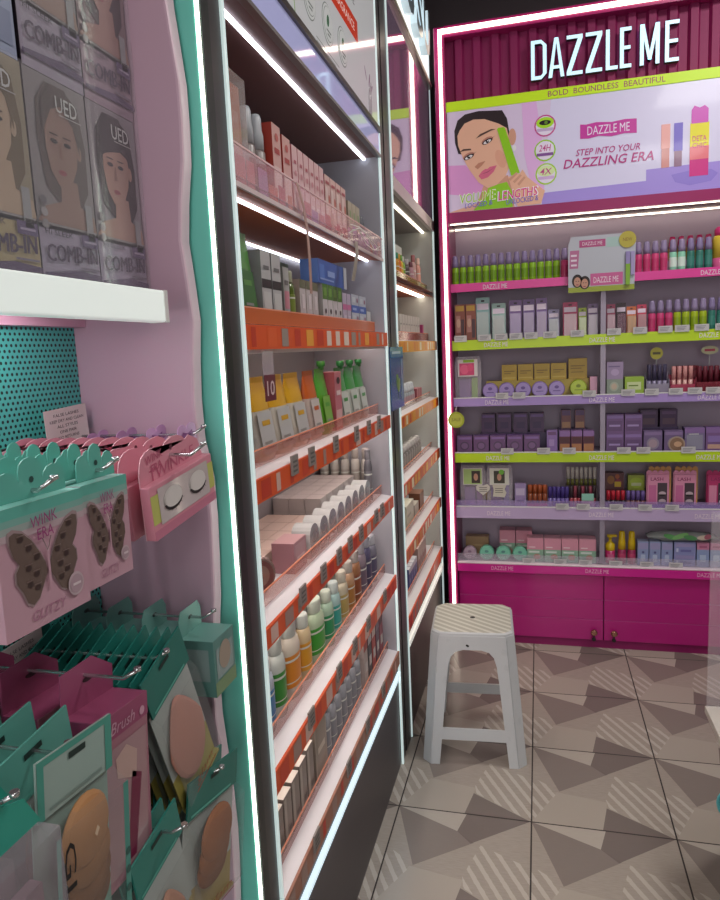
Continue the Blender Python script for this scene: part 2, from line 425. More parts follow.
q.poly([(.176, 2.239), (.21, 2.237), (.25, 2.243), (.30, 2.236), (.35, 2.242), (.397, 2.238), (.396, 2.294), (.35, 2.297), (.30, 2.292), (.24, 2.298), (.20, 2.293), (.176, 2.296)], L[2], pm('#b93a93'))
q.text('DAZZLE ME', .287, 2.267, .165, .034, L[3], pm('#dccfe4'), .012)
q.text('STEP INTO YOUR', .285, 2.185, .252, .026, L[3], pm('#a93579'), .012, .22)
q.text('DAZZLING ERA', .286, 2.144, .355, .037, L[3], pm('#a93579'), .016, .22)
# products pictured on the poster
q.poly([(.492, 2.09), (.522, 2.09), (.522, 2.165), (.492, 2.165)], L[3], pm('#c88a86')); q.rect(.490, .524, 2.165, 2.258, L[3], pm('#dba09c'))
q.poly([(.540, 2.09), (.569, 2.09), (.569, 2.150), (.540, 2.150)], L[3], pm('#8f6f86')); q.rect(.538, .571, 2.150, 2.258, L[3], pm('#7366bd'))
q.poly([(.598, 2.046), (.668, 2.046), (.668, 2.120), (.598, 2.120)], L[3], pm('#c42f7f')); q.rect(.598, .668, 2.110, 2.160, L[4], pm('#d9717a')); q.rect(.598, .668, 2.150, 2.250, L[3], pm('#d8cf25'))
q.poly([(.602, 2.248), (.664, 2.248), (.664, 2.300), (.650, 2.314), (.632, 2.306), (.612, 2.316), (.602, 2.300)], L[4], pm('#c04fae'))
q.text('DETA', .633, 2.190, .052, .020, L[5], pm('#c4587a'), .012); q.text('CHIC', .633, 2.163, .052, .020, L[5], pm('#c4587a'), .012)
q.rect(.712, .775, 2.10, 2.335, L[3], pm('#8fc02a')); q.rect(.712, .775, 2.25, 2.335, L[4], pm('#7366bd'))
q.build('poster', cab, world=True)
q = MB(); q.box(-.378, .93, 3.178, 3.24, 1.945, 1.990, MAG); q.build('poster_rail', cab, world=True)
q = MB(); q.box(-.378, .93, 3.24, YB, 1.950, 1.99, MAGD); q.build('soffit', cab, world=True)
q = MB(); q.box(-.375, .925, 3.205, 3.211, 1.9415, 1.9448, LEDW); q.build('led_strip', cab, world=True)
q = MB(); q.box(-.375, .925, 3.385, 3.393, 1.944, 1.9495, LEDW); q.build('led_strip', cab, world=True)
q = MB(); q.box(-.378, .93, YB, YB+.02, .0, 1.99, LILBACK); q.build('back_panel', cab, world=True)
q = MB(); q.box(.262, .283, 3.203, 3.222, .405, 1.647, mat('#9a90a0', .4, .3)); q.build('post', cab, world=True)
PINKS = mat('#e63f9c', .35); LIMES = mat('#bfdf0c', .35); LILS = mat('#ac90d2', .4); LILP = mat('#c4aed6', .4)
TAGW = mat('#c9c6c8', .5); BLUR = mat('#8a8890', .5); LTXT = mat('#ecdfe9', .5)
SHELF = [(1.683, 1.647, PINKS), (1.432, 1.387, LIMES), (1.169, 1.132, LILS), (.916, .872, LIMES), (.661, .608, LILP), (.400, .352, None)]
tagx = {1: [-.34, -.232, -.16, -.095, -.03, .05, .165, .315, .42, .52, .585, .66, .74], 2: [-.16, -.085, .215, .375, .47, .565, .64, .71],
        3: [-.14, .02, .13, .36, .44, .62], 4: [.10, .19, .33, .45, .56], 5: [-.05, .09, .20, .33, .46, .58]}
for k, (zt, zb, mm) in enumerate(SHELF):
    q = MB(); q.box(-.378, .93, 3.204, YB, zt-.022, zt-.006, mat('#b3a6b6', .5)); sh = q.build('shelf', cab, world=True)
    if k < 5:
        q = MB(); q.box(-.378, .93, 3.194, 3.2035, zb, zt, mm)
        if k in (2, 3, 4): q.box(-.378, .93, 3.193, 3.2035, zt, zt+.004, WHITE)
        for tx in (-.183, .268, .705):
            q.text('DAZZLE ME', tx, (zt+zb)/2-.002, .105, .020, 3.1932, LTXT, .012)
        q.build('edge_strip', sh, world=True)
        if k == 4:
            q = MB(); q.box(-.378, .93, 3.206, 3.209, zt, zt+.03, mat('#b8a0d8', .15, alpha=.35)); q.build('acrylic_fence', sh, world=True)
    else:
        q = MB(); q.box(-.378, .93, 3.178, 3.2035, .352, .392, MAGB); q.box(-.378, .93, 3.176, 3.2035, .392, .400, mat('#f0dce8', .35))
        for tx in (-.170, .250, .715): q.text('DAZZLE ME', tx, .374, .10, .018, 3.1772, mat('#f3b7da', .5), .012)
        q.build('counter_edge', sh, world=True, bevel=.003)
        q = MB(); q.box(-.378, .93, 3.206, 3.209, .40, .432, mat('#d8d0e0', .15, alpha=.25)); q.build('acrylic_fence', sh, world=True)
    for tx in tagx.get(k, []):
        q = MB(); q.box(tx-.028, tx+.028, 3.1885, 3.1925, zt-.006, zt+.022, TAGW)
        for r in range(3): q.rect(tx-.022, tx+.008+.004*r, zt+.001+.006*r, zt+.0035+.006*r, 3.1880, BLUR)
        q.build('price_tag', sh, world=True)
# base with two planked doors
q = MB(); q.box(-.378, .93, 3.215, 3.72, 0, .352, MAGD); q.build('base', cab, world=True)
for x0, x1, kx in ((-.374, .2785, .238), (.2825, .926, .325)):
    q = MB()
    for z0, z1 in ((.040, .134), (.138, .230), (.234, .346)): q.box(x0, x1, 3.197, 3.213, z0, z1, mat('#b8107c', .3, coat=.25))
    q.box(x0, x1, 3.2005, 3.213, .04, .346, mat('#d05aa8', .4))
    dr = q.build('door', cab, world=True, bevel=.0012)
    q = MB(); q.lathe([(.006, 0), (.006, .010), (.014, .014), (.015, .022), (.010, .028)], mat('#a07060', .25, .8), (kx, 3.197, .082), 14, 'y'); q.build('knob', dr, world=True)
    q = MB(); q.box(kx-.003, kx+.003, 3.184, 3.190, .045, .070, mat('#2c2226', .4)); q.lathe([(.009, 0), (.009, .006)], mat('#2c2226', .4), (kx, 3.192, .046), 12, 'y'); q.build('key', dr, world=True)
q = MB(); q.box(-.378, .93, 3.205, 3.214, 0, .038, mat('#8a0e5c', .4)); q.build('plinth', cab, world=True)

# ------------------------------------------------------------------ the two shelf cabinets along the left wall
XF = -.46; XB = -.70
DG = mat('#4c4a4c', .35, .5); STEEL = mat('#8d8f92', .3, .7); EDGE = mat('#d4e8e6', .3, emit=.5); INNER = mat('#a9a6ae', .5); GREYW = mat('#c9c7cb', .4)  # EDGE glows to stand in for light reflected by the trims
ORU = mat('#a8542c', .5); BRU = mat('#7a5a58', .5); CLEAR = mat('#ffd8d8', .1, alpha=.28); REDA = mat('#d88470', .15, alpha=.30); ORR = mat('#e2561f', .4)
LEDG = mat('#e9e6ea', .35); TAGG = mat('#8d8580', .5); ORX = mat('#d8894a', .15, alpha=.75)

def post(par, y0, y1, edges):
    q = MB(); q.box(XB, XF-.001, y0, y1, 0, 2.80, DG); p = q.build('post', par, world=True)
    for a, b, mm in edges:
        q = MB(); q.box(XF-.004, XF+.003, a, b, 0, 2.80, mm); q.build('edge_trim', p, world=True)

mid = empty('shelf_cabinet', (-.58, 1.59, 0))
tag(mid, 'tall grey metal shelf cabinet with orange price rails and white header', 'shelf cabinet')
Y0, Y1 = 1.055, 2.150
post(mid, .990, 1.045, [(1.045, 1.055, EDGE)])
post(mid, 2.160, 2.215, [(2.150, 2.159, EDGE)])
q = MB(); q.box(XB-.015, XB, Y0, Y1, 0, 2.80, mat('#8b8488', .5)); q.build('back_panel', mid, world=True)
q = MB(); q.box(XB, XF-.006, Y1, Y1+.014, .30, 2.0, INNER); q.build('side_panel', mid, world=True)
q = MB(); q.box(XB, XF-.006, Y0-.011, Y0, .30, 2.0, INNER); q.build('side_panel', mid, world=True)
# header with lit graphic
q = MB(); q.box(XB, -.470, Y0, Y1, 1.985, 2.80, BRU); hd = q.build('header', mid, world=True)
GL = mat('#b4b6e2', .06, emit=.35, coat=.6)
q = MB(); q.box(-.470, -.459, Y0, Y1, 1.990, 2.052, GL); q.build('lilac_panel', hd, world=True)
q = MB(); q.box(-.470, -.452, Y0, Y1, 2.052, 2.066, mat('#55504f', .35, .5)); q.box(-.470, -.455, Y0, Y1, 1.982, 1.990, mat('#8a8584', .35, .5)); q.build('frame_rail', hd, world=True)
PW = lambda h, e=.30: mat(h, .08, emit=e, coat=.5)
q = MB(); W = Y1-Y0; q.box(-W/2, W/2, 0, .011, 0, .73, PW('#cfd0d2'))     # built facing -Y, turned to face +X; local x = depth along the wall
G = [-.0006*i for i in range(1, 6)]
GR = PW('#8f9390', .2)
for cx, cz in ((-.225, .08), (-.100, .08), (.034, .08), (.160, .08)):
    for k, (rr, zz, c) in enumerate(((.044, .045, GR), (.0415, .0425, PW('#d2d4d3')), (.036, .037, GR), (.0345, .0355, PW('#d2d4d3')))):
        q.ell(cx, cz, rr, zz, G[k], c, n=26)
    q.ell(cx-.004, cz+.006, .009, .014, G[4], PW('#4f7a5c', .2), -20); q.rect(cx-.018, cx+.018, cz-.018, cz-.014, G[4], GR); q.rect(cx-.012, cx+.012, cz-.026, cz-.022, G[4], GR)
for r in range(2): q.rect(-.06, .12-.03*r, .018-.008*r, .020-.008*r, G[0], GR)
q.rect(-.20, .325, .150, .205, G[0], PW('#d2442c')); q.text('0% ALCOHOL  0% FRAGRANCE', .06, .178, .46, .020, G[1], PW('#f0dcd4'), .004)
q.text('NATURAL SKINCARE', .16, .245, .28, .022, G[1], PW('#7a7a7a', .2), .004)
for k in range(3): q.tube([(.425+.015*k, -.001, .0), (.428+.015*k, -.001, .05), (.436+.012*k, -.001, .075+.012*k)], .0014, PW('#9f8f96', .2), 5)
q.ell(.445, .10, .006, .022, G[0], PW('#a08a9a', .2), -25); q.ell(.40, .105, .005, .020, G[0], PW('#a89aa8', .2), 35); q.ell(.47, .085, .005, .018, G[0], PW('#a89aa8', .2), -50)
q.poly([(-.20, 0), (-.196, 0), (-.205, .10), (-.24, .19), (-.244, .19), (-.210, .10)], G[0], PW('#8fb070')); q.text('SKINCARE', -.30, .45, .40, .09, G[1], PW('#4b7a55', .2), .004)
q.turn(Matrix.Rotation(HALF, 4, 'Z')); q.v = [(a-.459, b+(Y0+Y1)/2, c+2.066) for a, b, c in q.v]
q.build('header_graphic', hd, world=True)
q = MB(); q.box(-.512, -.504, Y0, Y1, 1.980, 1.985, LEDC); q.build('led_strip', hd, world=True)

def shelf(par, y0, y1, z, style):
    """board with lip and price rail; z is the surface"""
    under = ORU if style['under'] == 'o' else INNER
    q = MB()
    q.box(XB, -.500, y0, y1, z-.016, z-.003, under); q.box(XB, -.500, y0, y1, z-.003, z, style.get('top', LEDG))
    s = q.build('shelf', par, world=True)
    zb = z-style.get('drop', .045)
    q = MB()
    rail = style.get('rail')
    q.face([(-.500, y0, z), (-.462, y0, z-.006), (-.462, y1, z-.006), (-.500, y1, z)], LEDG)
    q.face([(-.500, y0, z-.016), (-.500, y1, z-.016), (-.462, y1, zb), (-.462, y0, zb)], under)
    q.build('ledge', s, world=True)
    if rail:
        q = MB(); q.box(-.4625, -.457, y0, y1, zb, z-.005, style['rmat'])
        n = int((y1-y0)/.07); rnd = random.Random(int(z*1000))
        for i in range(n):
            a = y0+.02+i*(y1-y0-.03)/n; w = rnd.choice((.02, .035, .045))
            c = rnd.choice(style['chips'])
            q.face([(-.4565, a, zb+.004), (-.4565, a+w, zb+.004), (-.4565, a+w, z-.009), (-.4565, a, z-.009)], c)
        q.build('price_rail', s, world=True)
        for i in range(style.get('tags', 0)):
            a = y0+.12+(y1-y0-.2)*(i+rnd.random()*.5)/max(1, style['tags'])
            q = MB(); q.box(-.4565, -.4525, a, a+.035, z-.028, z+.010, TAGG)
            for r in range(3): q.face([(-.4520, a+.004, z-.022+.009*r), (-.4520, a+.028, z-.022+.009*r), (-.4520, a+.028, z-.018+.009*r), (-.4520, a+.004, z-.018+.009*r)], mat('#5d5652', .5))
            q.build('price_tag', s, world=True)
    lip = style.get('lip')
    if lip:
        q = MB(); q.box(-.4975, -.4955, y0, y1, z, z+lip, style['lmat'])
        if style.get('rim', True): q.box(-.4980, -.4950, y0, y1, z+lip, z+lip+.0025, mat('#f0a080', .2))
        q.build('acrylic_lip', s, world=True)
    return s
CH1 = [mat('#f0a43a', .4), mat('#c9391f', .4), mat('#a8988c', .4), mat('#e8602a', .4), mat('#9d8d84', .4), mat('#e6d0c4', .4)]
CH2 = [mat('#c9391f', .4), mat('#a5847a', .4), mat('#d9b4a8', .4), mat('#d2401f', .4)]
s1 = shelf(mid, Y0, Y1, 1.700, dict(under='o', drop=.022))
q = MB(); q.box(-.462, -.4605, Y0, Y1, 1.684, 1.742, mat('#f2c4c8', .08, alpha=.26)); q.box(-.4635, -.4590, Y0, Y1, 1.676, 1.684, mat('#d9c8c4', .3)); q.box(-.4625, -.4600, Y0, Y1, 1.742, 1.745, mat('#efc8c4', .2))
rnd = random.Random(3)
for i in range(22):
    a = Y0+.02+i*.049; c = rnd.choice(('#e87a55', '#e89a9a', '#d9a8c8', '#c89ad0', '#f08a4a', '#e8c0b8', '#d85a6a'))
    w = rnd.choice((.02, .03, .04)); q.box(-.4660, -.4645, a, a+w, 1.687, 1.690+rnd.choice((.022, .03, .04)), mat(c, .4, alpha=.8))
q.build('acrylic_lip', s1, world=True)
q = MB(); q.box(-.516, -.508, Y0, Y1, 1.680, 1.684, LEDC); q.build('led_strip', s1, world=True)
q = MB(); q.box(-.695, -.688, Y0, Y1, 1.680, 1.684, LEDC); q.build('led_strip', s1, world=True)
s2 = shelf(mid, Y0, Y1, 1.465, dict(under='o', rail=1, rmat=ORR, chips=CH1, drop=.046, tags=0, lip=.028, lmat=mat('#d8703c', .2, alpha=.8)))
q = MB(); q.box(-.470, -.4635, Y0, Y1, 1.412, 1.419, WHITE); q.build('trim_strip', s2, world=True)
q = MB(); q.box(-.530, -.505, Y0, Y1, 1.443, 1.449, mat('#fff4ea', .5, emit=6.0)); q.build('led_strip', s2, world=True)
for z, d, tg, l in ((1.207, .046, 6, .030), (.945, .042, 7, .028), (.680, .050, 5, .028), (.415, .050, 4, .024)):
    s = shelf(mid, Y0, Y1, z, dict(under='g', rail=1, rmat=ORR if z > .5 else mat('#a8705a', .4), chips=CH2, drop=d, tags=tg, lip=l, lmat=REDA))
    if z > .5:
        q = MB(); q.box(-.535, -.510, Y0, Y1, z-.021, z-.016, mat('#fff0e6', .5, emit=9.0)); q.build('led_strip', s, world=True)
q = MB(); q.box(XB, -.466, Y0, Y1, 0, .345, mat('#4a4346', .45)); bs = q.build('base_panel', mid, world=True)
q = MB(); q.box(-.466, -.456, Y0, Y1, .322, .336, mat('#d2e6f0', .5, emit=.9)); q.box(-.466, -.458, Y0, Y1, .319, .322, mat('#e2f0fa', .5, emit=9.0)); q.build('led_strip', bs, world=True)  # thin lower strip is a hidden glow added to brighten the floor

far = empty('shelf_cabinet', (-.58, 2.74, 0))
tag(far, 'narrow grey shelf cabinet behind the stool with lit letters on top', 'shelf cabinet')
Y2, Y3 = 2.330, 3.250
post(far, 2.232, 2.321, [(2.321, 2.331, EDGE)])
post(far, 3.262, 3.272, [(3.252, 3.262, EDGE)])
q = MB(); q.box(XB-.015, XB, Y2, Y3, 0, 2.80, mat('#8d8a84', .5)); q.build('back_panel', far, world=True)
q = MB(); q.box(XB, XF-.006, Y3, Y3+.012, .30, 2.0, mat('#b9bab4', .5)); q.build('side_panel', far, world=True)
q = MB(); q.box(XB, -.470, Y2, Y3, 1.93, 2.80, mat('#8a8580', .5)); hd = q.build('header', far, world=True)
q = MB(); q.box(-.470, -.459, Y2, Y3, 1.972, 2.535, mat('#a58aa6', .05, .35, emit=.08, coat=1.0)); q.build('glossy_panel', hd, world=True)
q = MB(); q.box(-.470, -.455, Y2, Y3, 1.928, 1.972, mat('#c0b8b4', .3, .2)); q.build('frame_rail', hd, world=True)
q = MB(); q.box(-.470, -.448, Y2, Y3, 2.535, 2.552, mat('#8d867c', .3, .5)); q.box(-.452, -.446, Y2, Y3, 2.545, 2.552, mat('#efe8d8', .3)); q.build('frame_rail', hd, world=True)
q = MB(); q.box(-.470, -.462, Y2, Y3, 2.552, 2.79, mat('#fbfdf8', .4, emit=1.1)); q.build('sign_board', hd, world=True)
for ch, a, b in (('S', 2.56, 2.715), ('S', 2.765, 2.915), ('U', 2.945, 3.095)):
    v, f, tw, th = text_geo(ch, .05)
    vv = [(-.428, a+(p[0])*(b-a)/tw, 2.590+p[1]*.185/th) for p in v]; bk = [(-.455, p[1], p[2]) for p in vv]; n0 = len(vv)
    edges = {(ff[i], ff[(i+1) % len(ff)]) for ff in f for i in range(len(ff))}
    q = MB(); q.raw(vv, f, mat('#7f9098', .3, .3)); q.raw(vv+bk, [(bb, aa, aa+n0, bb+n0) for aa, bb in edges if (bb, aa) not in edges], mat('#c8dce6', .3, emit=.3)); q.raw(bk, [tuple(reversed(ff)) for ff in f], STEEL)
    q.build('letter', hd, world=True)
q = MB(); q.box(-.512, -.502, Y2, Y3, 1.925, 1.930, LEDW); q.build('led_strip', hd, world=True)
YEL = [mat('#f0a818', .4), mat('#e8862a', .4), mat('#f3e4c0', .4), mat('#d8502a', .4)]
for z, st in ((1.660, dict(under='o', drop=.025, lip=.030, lmat=mat('#b8a040', .1, alpha=.5))),
              (1.440, dict(under='g', rail=1, rmat=mat('#f0a010', .4), chips=YEL, drop=.045, lip=.030, lmat=mat('#b0604a', .15, alpha=.6))),
              (1.180, dict(under='g', rail=1, rmat=mat('#ee9418', .4), chips=YEL, drop=.045, lip=.020, lmat=mat('#d8c8b8', .15, alpha=.4))),
              (.940, dict(under='g', rail=1, rmat=ORR, chips=YEL, drop=.050, lip=.020, lmat=REDA)),
              (.700, dict(under='g', rail=1, rmat=ORR, chips=YEL, drop=.050, lip=.020, lmat=REDA)),
              (.455, dict(under='g', rail=1, rmat=ORR, chips=CH2, drop=.055, lip=.020, lmat=REDA))):
    s = shelf(far, Y2, Y3, z, st)
    q = MB(); q.box(-.535, -.510, Y2, Y3, z-.021, z-.016, mat('#fff3e0', .5, emit=5.0)); q.build('led_strip', s, world=True)
q = MB(); q.box(XB, -.470, Y2, Y3, 0, .375, mat('#5d5450', .5)); bs = q.build('base_panel', far, world=True)
q = MB(); q.box(-.470, -.455, Y2, Y3, .345, .365, mat('#e8e8e0', .4, emit=.5)); q.build('led_strip', bs, world=True)

# ------------------------------------------------------------------ pink and teal gondola, near left
gon = empty('gondola_unit', (-.58, .5, 0))
tag(gon, 'pink and teal hook display unit with wavy side panel at near left', 'display unit')
PK = mat('#c8a6b8', .4); TEAL = mat('#6cc8b8', .35)
wave = [(.0, -.483), (.15, -.478), (.30, -.490), (.45, -.489), (.571, -.483), (.643, -.481), (.712, -.483), (.78, -.488), (.848, -.493), (.914, -.492), (.98, -.487), (1.044, -.480), (1.107, -.477), (1.169, -.475), (1.23, -.476), (1.29, -.486), (1.349, -.487), (1.407, -.484), (1.463, -.479), (1.52, -.483), (1.575, -.488), (1.629, -.483), (1.682, -.475), (1.734, -.473), (1.786, -.473), (1.837, -.478), (1.888, -.483), (2.0, -.490), (2.15, -.482), (2.3, -.476)]
q = MB(); pts = [(XB, 0)] + [(x, z) for z, x in wave] + [(XB, 2.3)]
q.prism(pts, .920, .948, PK, side=mat('#dcbccb', .35)); q.build('side_panel', gon, world=True, bevel=.004)
q = MB(); q.box(XB, -.4575, .953, .962, 0, 2.5, TEAL); tp = q.build('frame_panel', gon, world=True)
q = MB(); q.box(-.4560, -.4530, .951, .9585, 0, 2.5, mat('#fffcee', .5, emit=4.0)); q.build('led_strip', tp, world=True)
q = MB(); q.box(-.4575, -.4525, .963, .988, 0, 2.5, mat('#2f3434', .35, .4)); q.build('edge_trim', tp, world=True)
# perforated board
n = NT('perforated_teal'); X, Yc, Z = n.coords('Object')
S = .0088
a = n.math('DIVIDE', Yc, S); b = n.math('DIVIDE', Z, S*.866)
row = n.math('FLOOR', b)
off = n.math('MULTIPLY', n.math('MODULO', n.math('ABSOLUTE', row), 2.0), .5)
fx = n.math('SUBTRACT', n.math('FRACT', n.math('ADD', a, off)), .5)
fz = n.math('MULTIPLY', n.math('SUBTRACT', n.math('FRACT', b), .5), .866)
dd = n.math('SQRT', n.math('ADD', n.math('MULTIPLY', fx, fx), n.math('MULTIPLY', fz, fz)))
hole = n.math('LESS_THAN', dd, .25)
n.t.links.new(n.mix(hole, '#58c4ba', '#10201f'), n.b.inputs['Base Color']); n.b.inputs['Roughness'].default_value = .45
PERF = n.m
q = MB(); q.box(-.688, -.676, .10, .919, .30, 1.462, PERF); q.build('perforated_board', gon, world=True)
q = MB(); q.box(-.690, -.655, .10, .919, 1.462, 1.478, mat('#e3b6cc', .4)); q.build('top_rail', gon, world=True)
q = MB(); q.box(XB, -.690, .10, .919, .0, 2.3, PK); q.build('back_panel', gon, world=True)
q = MB(); q.box(-.688, -.52, .10, .919, 1.478, 1.492, PK, ); sh = q.build('shelf', gon, world=True)
q = MB(); q.box(-.4855, -.462, .10, .815, 1.457, 1.4965, mat('#f2fbf6', .3, emit=.36)); q.box(-.53, -.4855, .10, .815, 1.478, 1.492, mat('#f2fbf6', .3)); q.build('lit_front', sh, world=True, bevel=.002)
q = MB(); q.box(-.486, -.4615, .815, .823, 1.4565, 1.4970, mat('#e6e4e2', .4)); q.build('end_cap', sh, world=True)
q = MB(); q.box(-.60, -.575, .10, .78, 1.470, 1.477, mat('#fff2f6', .5, emit=13.0)); q.build('led_strip', sh, world=True)
q = MB(); q.box(-.688, -.50, .10, .919, 0, .30, mat('#47a294', .4)); q.build('base', gon, world=True)
# gondola header panel, glossy dark blue
q = MB(); q.box(-.690, -.680, .10, .919, 1.492, 2.3, mat('#8088a8', .3)); q.build('upper_back_panel', gon, world=True)

# ------------------------------------------------------------------ plastic stool
n = NT('worn_white_plastic'); X, Yc, Z = n.coords('Object'); n.noise(4)
sc = n.noise(25, 6); f = n.math('MULTIPLY', n.math('GREATER_THAN', sc, .66), .15)
n.t.links.new(n.mix(f, '#cbcdcf', '#a8acae'), n.b.inputs['Base Color']); n.b.inputs['Roughness'].default_value = .38
PLAS = n.m
n = NT('ribbed_white_plastic'); X, Yc, Z = n.coords('Object')
w = n.math('ADD', n.math('MULTIPLY', X, .62), n.math('MULTIPLY', Yc, .78)); ph = n.math('FRACT', n.math('MULTIPLY', w, 38.0))
rid = n.math('GREATER_THAN', ph, .55)
n.t.links.new(n.mix(rid, '#b8b5a8', '#dad8ce'), n.b.inputs['Base Color']); n.b.inputs['Roughness'].default_value = .4
n.bump(rid, .5, .002); RIB = n.m
st = empty('plastic_stool', (-.232, 2.355, 0), (0, 0, math.radians(4)))
tag(st, 'worn white plastic stool with ribbed seat standing on the floor tiles', 'stool')
HT = .458; CH = .036
def hw(z): return .135 + (.1715-.135)*(1-z/HT)
def stool_side(cells, name, th=.007):
    """cells: list of quads ((s, z) x4) on one side panel, mapped on the tapering face; returns four rotated copies as separate parts"""
    for k in range(4):
        R = Matrix.Rotation(k*HALF, 4, 'Z'); q = MB()
        for c in cells:
            q.face([tuple(R @ Vector((s, -hw(z), z))) for s, z in c], PLAS)
        q.build(name, st, solid=th)
zt = HT-.012
rows = [0, .03, .088, .128, .20, .30, .345, .375, .392, .40]
arch = {.30: 0, .345: .001, .375: .007, .392: .020, .40: .045}
LW = lambda z: .030 + .010*(z/HT)                  # leg width on a face
# legs: left and right strip of two neighbouring faces plus the chamfer between them
for k in range(4):
    R = Matrix.Rotation(k*HALF, 4, 'Z'); R2 = Matrix.Rotation((k+1)*HALF, 4, 'Z'); q = MB()
    zz = [0, .03, .088, .128, .20, .30, .345, .375, .392, .40, zt]
    for a, b in zip(zz[:-1], zz[1:]):
        def inn(z): return hw(z)-CH*.7-LW(z)-arch.get(z, 0 if z < .3 else .045)
        A = [(hw(a)-CH*.7, a), (inn(a), a), (inn(b), b), (hw(b)-CH*.7, b)]
        q.face([tuple(R @ Vector((s, -hw(z), z))) for s, z in (A[1], A[0], A[3], A[2])], PLAS)
        q.face([tuple(R2 @ Vector((-s, -hw(z), z))) for s, z in A], PLAS)
        c = [tuple(R @ Vector((hw(a)-CH*.7, -hw(a), a))), tuple(R2 @ Vector((-(hw(a)-CH*.7), -hw(a), a))), tuple(R2 @ Vector((-(hw(b)-CH*.7), -hw(b), b))), tuple(R @ Vector((hw(b)-CH*.7, -hw(b), b)))]
        q.face(c, PLAS)
    q.build('leg', st, solid=.007)
xi = hw(.40)-CH*.7-LW(.40)-.045
def inn0(z): return hw(z)-CH*.7-LW(z)+.002
stool_side([[(-xi, .40), (xi, .40), (xi, zt), (-xi, zt)]], 'apron')
stool_side([[(-inn0(.088), .088), (inn0(.088), .088), (inn0(.128), .128), (-inn0(.128), .128)]], 'stretcher')
q = MB(); w0 = .137; c = CH*.72
oct_ = lambda w, c: [(-w+c, -w), (w-c, -w), (w, -w+c), (w, w-c), (w-c, w), (-w+c, w), (-w, w-c), (-w, -w+c)]
V = [(x, y, .440) for x, y in oct_(w0, c)] + [(x, y, .454) for x, y in oct_(w0-.001, c)] + [(x, y, .458) for x, y in oct_(w0-.006, c)]
q.raw(V, [tuple(range(16, 24))], RIB)
q.raw(V, [(i, (i+1) % 8, 8+(i+1) % 8, 8+i) for i in range(8)] + [(8+i, 8+(i+1) % 8, 16+(i+1) % 8, 16+i) for i in range(8)] + [tuple(reversed(range(8)))], PLAS)
se = q.build('seat', st)
q = MB(); q.lathe([(.009, 0), (.009, .0008)], mat('#1c1a1a', .6), (.0, .0, .4580), 14); q.build('finger_hole', se)
q = MB(); q.ell(-.015, .415, .006, .004, -hw(.415)-.0042, mat('#1c1a1a', .6), -30); q.build('burn_mark', st)

# ------------------------------------------------------------------ glass counter at the right edge, teal bucket
gc = empty('glass_counter', (.75, 1.2, 0)); tag(gc, 'glass counter with white deck at the right edge of the aisle', 'counter')
q = MB(); q.box(.415, 1.1, .3, 1.86, .430, .450, mat('#d6cfc6', .4)); q.build('deck', gc, world=True, bevel=.002)
q = MB(); q.box(.418, 1.1, 1.850, 1.857, .4505, .97, mat('#f4eef2', .05, alpha=.14)); q.build('glass_pane', gc, world=True)
q = MB(); q.box(.70, 1.05, .4, 1.4, 0, .430, mat('#bdb6b0', .5)); q.build('pedestal', gc, world=True)
bk = empty('bucket', (.555, 1.80, 0)); tag(bk, 'small teal bucket on the floor under the glass counter', 'bucket')
q = MB(); q.lathe([(.085, 0), (.105, .20), (.110, .205), (.110, .212), (.101, .212), (.082, .01), (.002, .008)], mat('#1f9aa6', .35), seg=28); q.build('body', bk)
q = MB(); q.tube([(.112*math.cos(t), .112*math.sin(t), .200) for t in [i*2*math.pi/28 for i in range(29)]], .005, mat('#57c3cc', .35)); q.build('rim', bk)

# ------------------------------------------------------------------ products on the magenta cabinet
def bottle(name, body, cap, r=.0154, h=.134, label='#ffffff', frac=.62, capm=None):
    e = empty(name); q = MB(); hb = h*frac
    q.lathe([(r*.92, 0), (r, .003), (r, hb-.006), (r*.8, hb)], mat(body, .3), seg=14)
    b = q.build('body', e)
    q = MB(); zc = hb*.5
    for k in range(-3, 4):
        pass
    ring = [(r+.0004, hb*.25), (r+.0004, hb*.72)]
    q.lathe(ring, mat(label, .4), seg=14, cap=False); q.build('label', b)
    q = MB(); q.lathe([(r*.90, hb-.001), (r*.90, hb+(h-hb)*.40), (r*.78, hb+(h-hb)*.55), (r*.74, h-.008), (r*.60, h-.001), (r*.3, h)], capm or mat(cap, .25), seg=14); q.build('cap', e)
    return Proto(e)
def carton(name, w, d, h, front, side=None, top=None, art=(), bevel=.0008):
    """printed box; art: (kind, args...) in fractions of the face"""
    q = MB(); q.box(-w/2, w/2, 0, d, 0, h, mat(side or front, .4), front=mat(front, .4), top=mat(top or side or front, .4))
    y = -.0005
    for i, a in enumerate(art):
        yy = y-.0003*i
        if a[0] == 'r': q.rect(-w/2+w*a[1], -w/2+w*a[2], h*a[3], h*a[4], yy, mat(a[5], .4))
        elif a[0] == 'e': q.ell(-w/2+w*a[1], h*a[2], w*a[3], h*a[4], yy, mat(a[5], .4), n=14)
        elif a[0] == 't': q.text(a[1], -w/2+w*a[2], h*a[3], w*a[4], h*a[5], yy, mat(a[6], .4), .01)
    o = q.build(name); return Proto(o)
def compact(name, col, rim, r=.031, t=.022, logo='#ffffff'):
    """round case standing on edge"""
    e = empty(name); q = MB()
    q.lathe([(r*.9, 0), (r, .003), (r, t-.003), (r*.92, t)], mat(rim, .3), (0, t, r), 22, 'y'); q.build('case', e)
    q = MB(); q.ell(0, r, r*.86, r*.86, -.0006, mat(col, .3), n=22); q.ell(0, r*1.25, r*.28, r*.2, -.0010, mat(logo, .4), n=12); q.rect(-r*.45, r*.45, r*.72, r*.82, -.0010, mat(logo, .4)); q.build('lid', e)
    return Proto(e)
